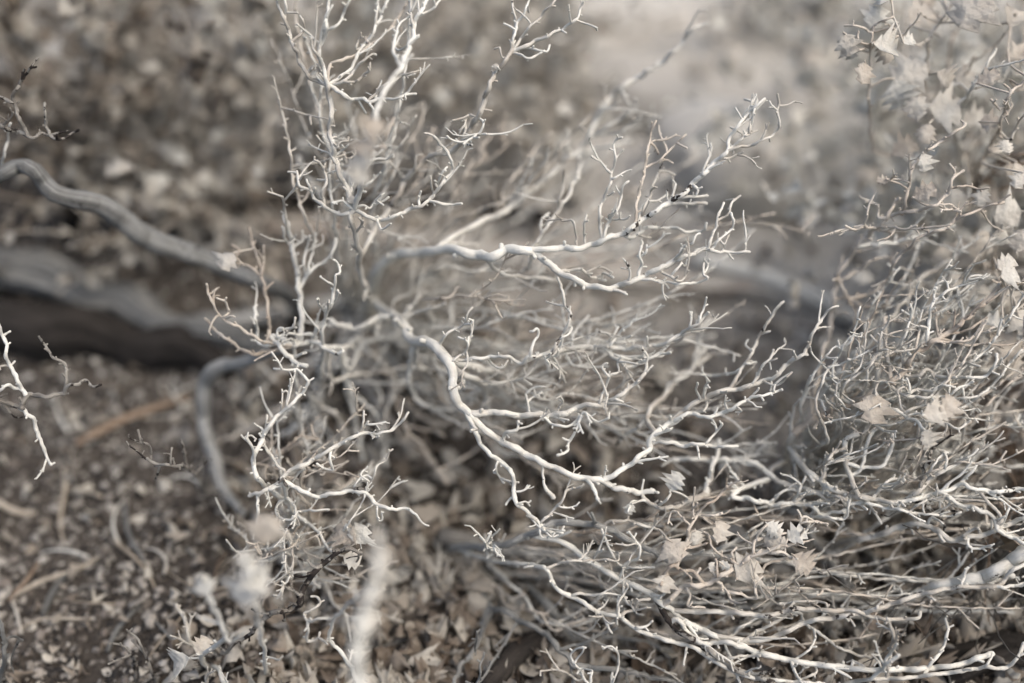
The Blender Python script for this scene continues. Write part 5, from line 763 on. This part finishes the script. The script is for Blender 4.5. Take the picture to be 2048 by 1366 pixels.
for i_, (zz, pp) in enumerate([(9, [1760, 1120, 1850, 1000, 1900, 960, 2080, 920]), (8, [1770, 1150, 1900, 980, 2080, 950]), (10, [1780, 1200, 1900, 1110, 2080, 1080]), (8, [1740, 1120, 1800, 1010, 1950, 920, 2080, 900]), (9, [1760, 1060, 1650, 1000, 1700, 880, 1850, 700]), (9, [1740, 1000, 1800, 800, 1880, 640, 1900, 400, 1960, 280]), (12, [1700, 950, 1760, 700, 1900, 500, 2060, 380]), (10, [1660, 850, 1600, 500, 1640, 200, 1800, -20]), (12, [1650, 820, 1400, 500, 1350, 200, 1450, -30])]):
    t('h0', 'D', [zz, zz-2], [7, 5], pp, m=('rust' if i_ < 4 else 'tan'))
for (p, x, y, s, a, z, k) in [('h2', 1760, 50, 270, 230, 2.2, 4), ('h1', 1010, 255, 150, 290, .8, 0), ('h1', 1110, 420, 150, 260, .8, 1), ('h1', 1235, 270, 170, 350, 1, 2), ('h1', 1370, 240, 90, 20, .8, 0), ('h2', 1390, 420, 230, 210, 4, 4), ('h2', 1420, 640, 150, 100, 3, 0), ('h2', 1580, 645, 230, 350, 4, 4), ('h2', 1580, 450, 120, 330, 3, 2), ('h2', 1480, 770, 130, 250, 3, 5), ('h2', 1440, 110, 200, 20, 5, 4), ('h4', 1950, 860, 100, 100, 1, 5), ('h1', 1340, 870, 160, 30, 5, 0), ('h4', 2010, 310, 150, 200, 4, 1), ('h4', 1990, 110, 140, 60, 4, 2), ('h1', 1310, 540, 190, 290, 4, 2), ('h1', 1180, 110, 150, 70, 2, 4), ('h2', 1700, 470, 130, 80, 6, 4), ('h3', 1750, 700, 150, 10, 6, 0), ('h1', 1240, 300, 140, 300, 2, 5), ('h4', 2000, 1000, 130, 260, 3, 2), ('h4', 1960, 990, 90, 270, 4, 4), ('h4', 2020, 1050, 120, 240, .6, 1), ('h3', 1650, 1180, 170, 200, 6, 4), ('h4', 1960, 1250, 200, 190, 3, 4), ('h4', 1800, 1150, 120, 250, 2, 1)]:
    leaf(p, 'D', x, y, s, a, z=z, k=k)
T('h5', 'h0', 'H', [8, 2, 0], [10, 8, 6], [1700, 330, 1750, 300, 1850, 250, 1900, 330, 1960, 350, 2060, 330])
for (x, y, s, a, z, k) in [(1960, 300, 130, 5, -.6, 4), (1940, 230, 140, 30, .5, 1), (1880, 570, 120, 160, 1.5, 0), (1930, 700, 240, 330, 2.5, 4), (1640, 320, 130, 260, 5, 3), (1960, 600, 200, 250, 3, 2), (1850, 640, 160, 210, 2.5, 4), (1990, 820, 180, 280, 3, 5), (1700, 180, 180, 60, 7, 4), (1950, 430, 160, 300, 3, 2), (1800, 120, 170, 100, 6, 0), (1600, 200, 170, 140, 8, 4), (2020, 100, 150, 80, 2, 1), (1900, 60, 180, 45, 4, 2), (2030, 560, 170, 300, 2, 4), (1780, 420, 150, 30, 6, 4), (1560, 560, 150, 350, 5, 2), (1400, 560, 120, 170, 5, 0)]:
    leaf('h5', 'H', x, y, s, a, z=z, k=k)
q_ = random.Random(77)
keys = ['h0', 'h1', 'h2', 'h3', 'h4', 'h5']
for k_ in range(210):     # the rest of its foliage, further back
    x, y = q_.uniform(900, 2100), q_.uniform(-150, 1500)
    if x < 1300 and y > 500: continue
    bk = q_.choice(keys); b = BR[bk]; d = np.linalg.norm(b['q'][:, :2]-[x*K+1348, y*K], axis=1)
    if d.min() > 60: continue
    leaf(bk, 'D', x, y, q_.uniform(70, 150), q_.uniform(0, 360), z=max(1.5, (b['q'][d.argmin(), 2]-FOCUS)*100 + q_.uniform(-1, 5)), tilt=1.2)

# ------------------------------------------------------------------ litter, pebbles, gravel
q_ = random.Random(5)
def litter_density(x, y):
    if y < 700: return .45 if x < 1000 else .12
    if y < 950 and x > 850: return .22
    d = 1/(1+math.exp(-(x-480)/60.0))
    return .16 + .59*d
cand = []
while len(cand) < 3300:
    x, y = q_.uniform(-120, 2170), q_.uniform(330, 1480)**1.0
    if q_.random() < litter_density(x, y): cand.append((x, y, ground_depth(x, y) if len(cand) < 0 else None))
def rand_leaf_mx(p, s, q):
    d = rvec(q); d[2] *= .35; up = rvec(q)*.65 + np.array([0, 0, .8])
    return Matrix.Translation(Vector(p)) @ orient(d, up) @ Matrix.Diagonal((s, s, s, 1))
def ground_hit(xs, ys):
    """many picture points at once -> points on the soil"""
    d = FW[None] + RT[None]*((xs[:, None]-1024)/FPX) - UP[None]*((ys[:, None]-683)/FPX)
    D = np.full(len(xs), .15); done = np.zeros(len(xs), bool)
    for _ in range(500):
        p = EYE + d*D[:, None]; g = p[:, 2]-height(p[:, 0], p[:, 1]); done |= g < .0005
        if done.all(): break
        D = np.where(done, D, D+np.maximum(g*.6, .0006))
    return EYE + d*D[:, None]
C = np.array([c[:2] for c in cand]); G = ground_hit(C[:, 0], C[:, 1])
order = np.argsort(np.linalg.norm(G-EYE, axis=1) + np.where((C[:, 0] < 0) | (C[:, 0] > 2048) | (C[:, 1] > 1366), 5, 0))
big = set(order[:290].tolist())
verts = []; faces = []; tone = []; nv = 0
tmpl = [(np.array([v.co for v in m_.vertices]), [tuple(p.vertices) for p in m_.polygons]) for m_ in OLD]
for i in range(len(G)):
    s = q_.uniform(.007, .016)*(.62 if C[i, 0] < 470 else 1); p = G[i] + np.array([0, 0, q_.uniform(.001, .007)])
    Mx = rand_leaf_mx(p, s, q_)
    if i in big:
        o = bpy.data.objects.new('fallen_leaf', OLD[q_.randrange(6)]); col.objects.link(o); o.matrix_world = Mx
        tag(o, 'curled dried beige holly leaf fallen in the litter under the shrubs', 'leaf', 'fallen leaves in the litter')
    else:
        V, F = tmpl[q_.randrange(6)]; A = np.array(Mx); verts.append(V@A[:3, :3].T+A[:3, 3]); faces += [tuple(k+nv for k in f) for f in F]; tone += [q_.uniform(-.1, .5)]*len(V); nv += len(V)
def stuff(name, label, verts, faces, tone, m, smooth=True):
    me = bpy.data.meshes.new(name); me.from_pydata(np.concatenate(verts).tolist(), [], faces)
    at = me.attributes.new('tone', 'FLOAT', 'POINT'); at.data.foreach_set('value', np.array(tone, np.float32))
    if smooth: me.polygons.foreach_set('use_smooth', [True]*len(me.polygons))
    o = add_obj(name, me, None, M[m]); o['kind'] = 'stuff'; o['label'] = label; o['category'] = name.replace('_', ' '); return o
stuff('leaf_litter', 'dense litter of small dried brown leaves under the shrubs', verts, faces, tone, 'oldleaf')
# stones
import bmesh
def stone_template(seed):
    bm = bmesh.new(); bmesh.ops.create_icosphere(bm, subdivisions=1, radius=1); q = random.Random(seed)
    sc = (q.uniform(.8, 1.2), q.uniform(.6, 1.0), q.uniform(.45, .75))
    for v in bm.verts:
        k = q.uniform(.78, 1.15); v.co = (v.co.x*sc[0]*k, v.co.y*sc[1]*k, v.co.z*sc[2]*k)
    V = np.array([v.co for v in bm.verts]); F = [tuple(v.index for v in f.verts) for f in bm.faces]; bm.free(); return V, F
ST = [stone_template(i) for i in range(8)]
PM = []
for V, F in ST:
    me = bpy.data.meshes.new('pebble'); me.from_pydata(V.tolist(), [], F); me.materials.append(M['pebble']); me.polygons.foreach_set('use_smooth', [True]*len(me.polygons)); PM.append(me)
n = 230; xs = np.array([q_.uniform(-40, 760)*(1 if q_.random() < .8 else 2.6) for _ in range(n)]); ys = np.array([q_.uniform(720, 1400) for _ in range(n)])
for p in ground_hit(xs, ys):
    s = q_.uniform(.0016, .0042)*(1.5 if q_.random() < .12 else 1)
    o = bpy.data.objects.new('pebble', PM[q_.randrange(8)]); col.objects.link(o); o.location = p+np.array([0, 0, s*.2]); o.scale = (s, s, s); o.rotation_euler = (q_.uniform(-.4, .4), q_.uniform(-.4, .4), q_.uniform(0, 6.28))
    tag(o, 'small pale pebble lying in the dark gravel', 'pebble', 'pebbles in the gravel')
n = 15000; xs = np.array([q_.uniform(-150, 2200) if q_.random() < .45 else q_.uniform(-150, 800) for _ in range(n)]); ys = np.array([q_.uniform(0, 1480) if q_.random() < .3 else q_.uniform(640, 1480) for _ in range(n)])
verts = []; faces = []; tone = []; nv = 0
for p in ground_hit(xs, ys):
    V, F = ST[q_.randrange(8)]; s = q_.uniform(.0007, .0026)*(1.6 if q_.random() < .08 else 1); a = q_.uniform(0, 6.28); c, sn = math.cos(a), math.sin(a)
    verts.append((V*s)@np.array([[c, sn, 0], [-sn, c, 0], [0, 0, 1]])+p+np.array([0, 0, s*.15])); faces += [tuple(k+nv for k in f) for f in F]; tone += [q_.uniform(-.25, .65)]*len(V); nv += len(V)
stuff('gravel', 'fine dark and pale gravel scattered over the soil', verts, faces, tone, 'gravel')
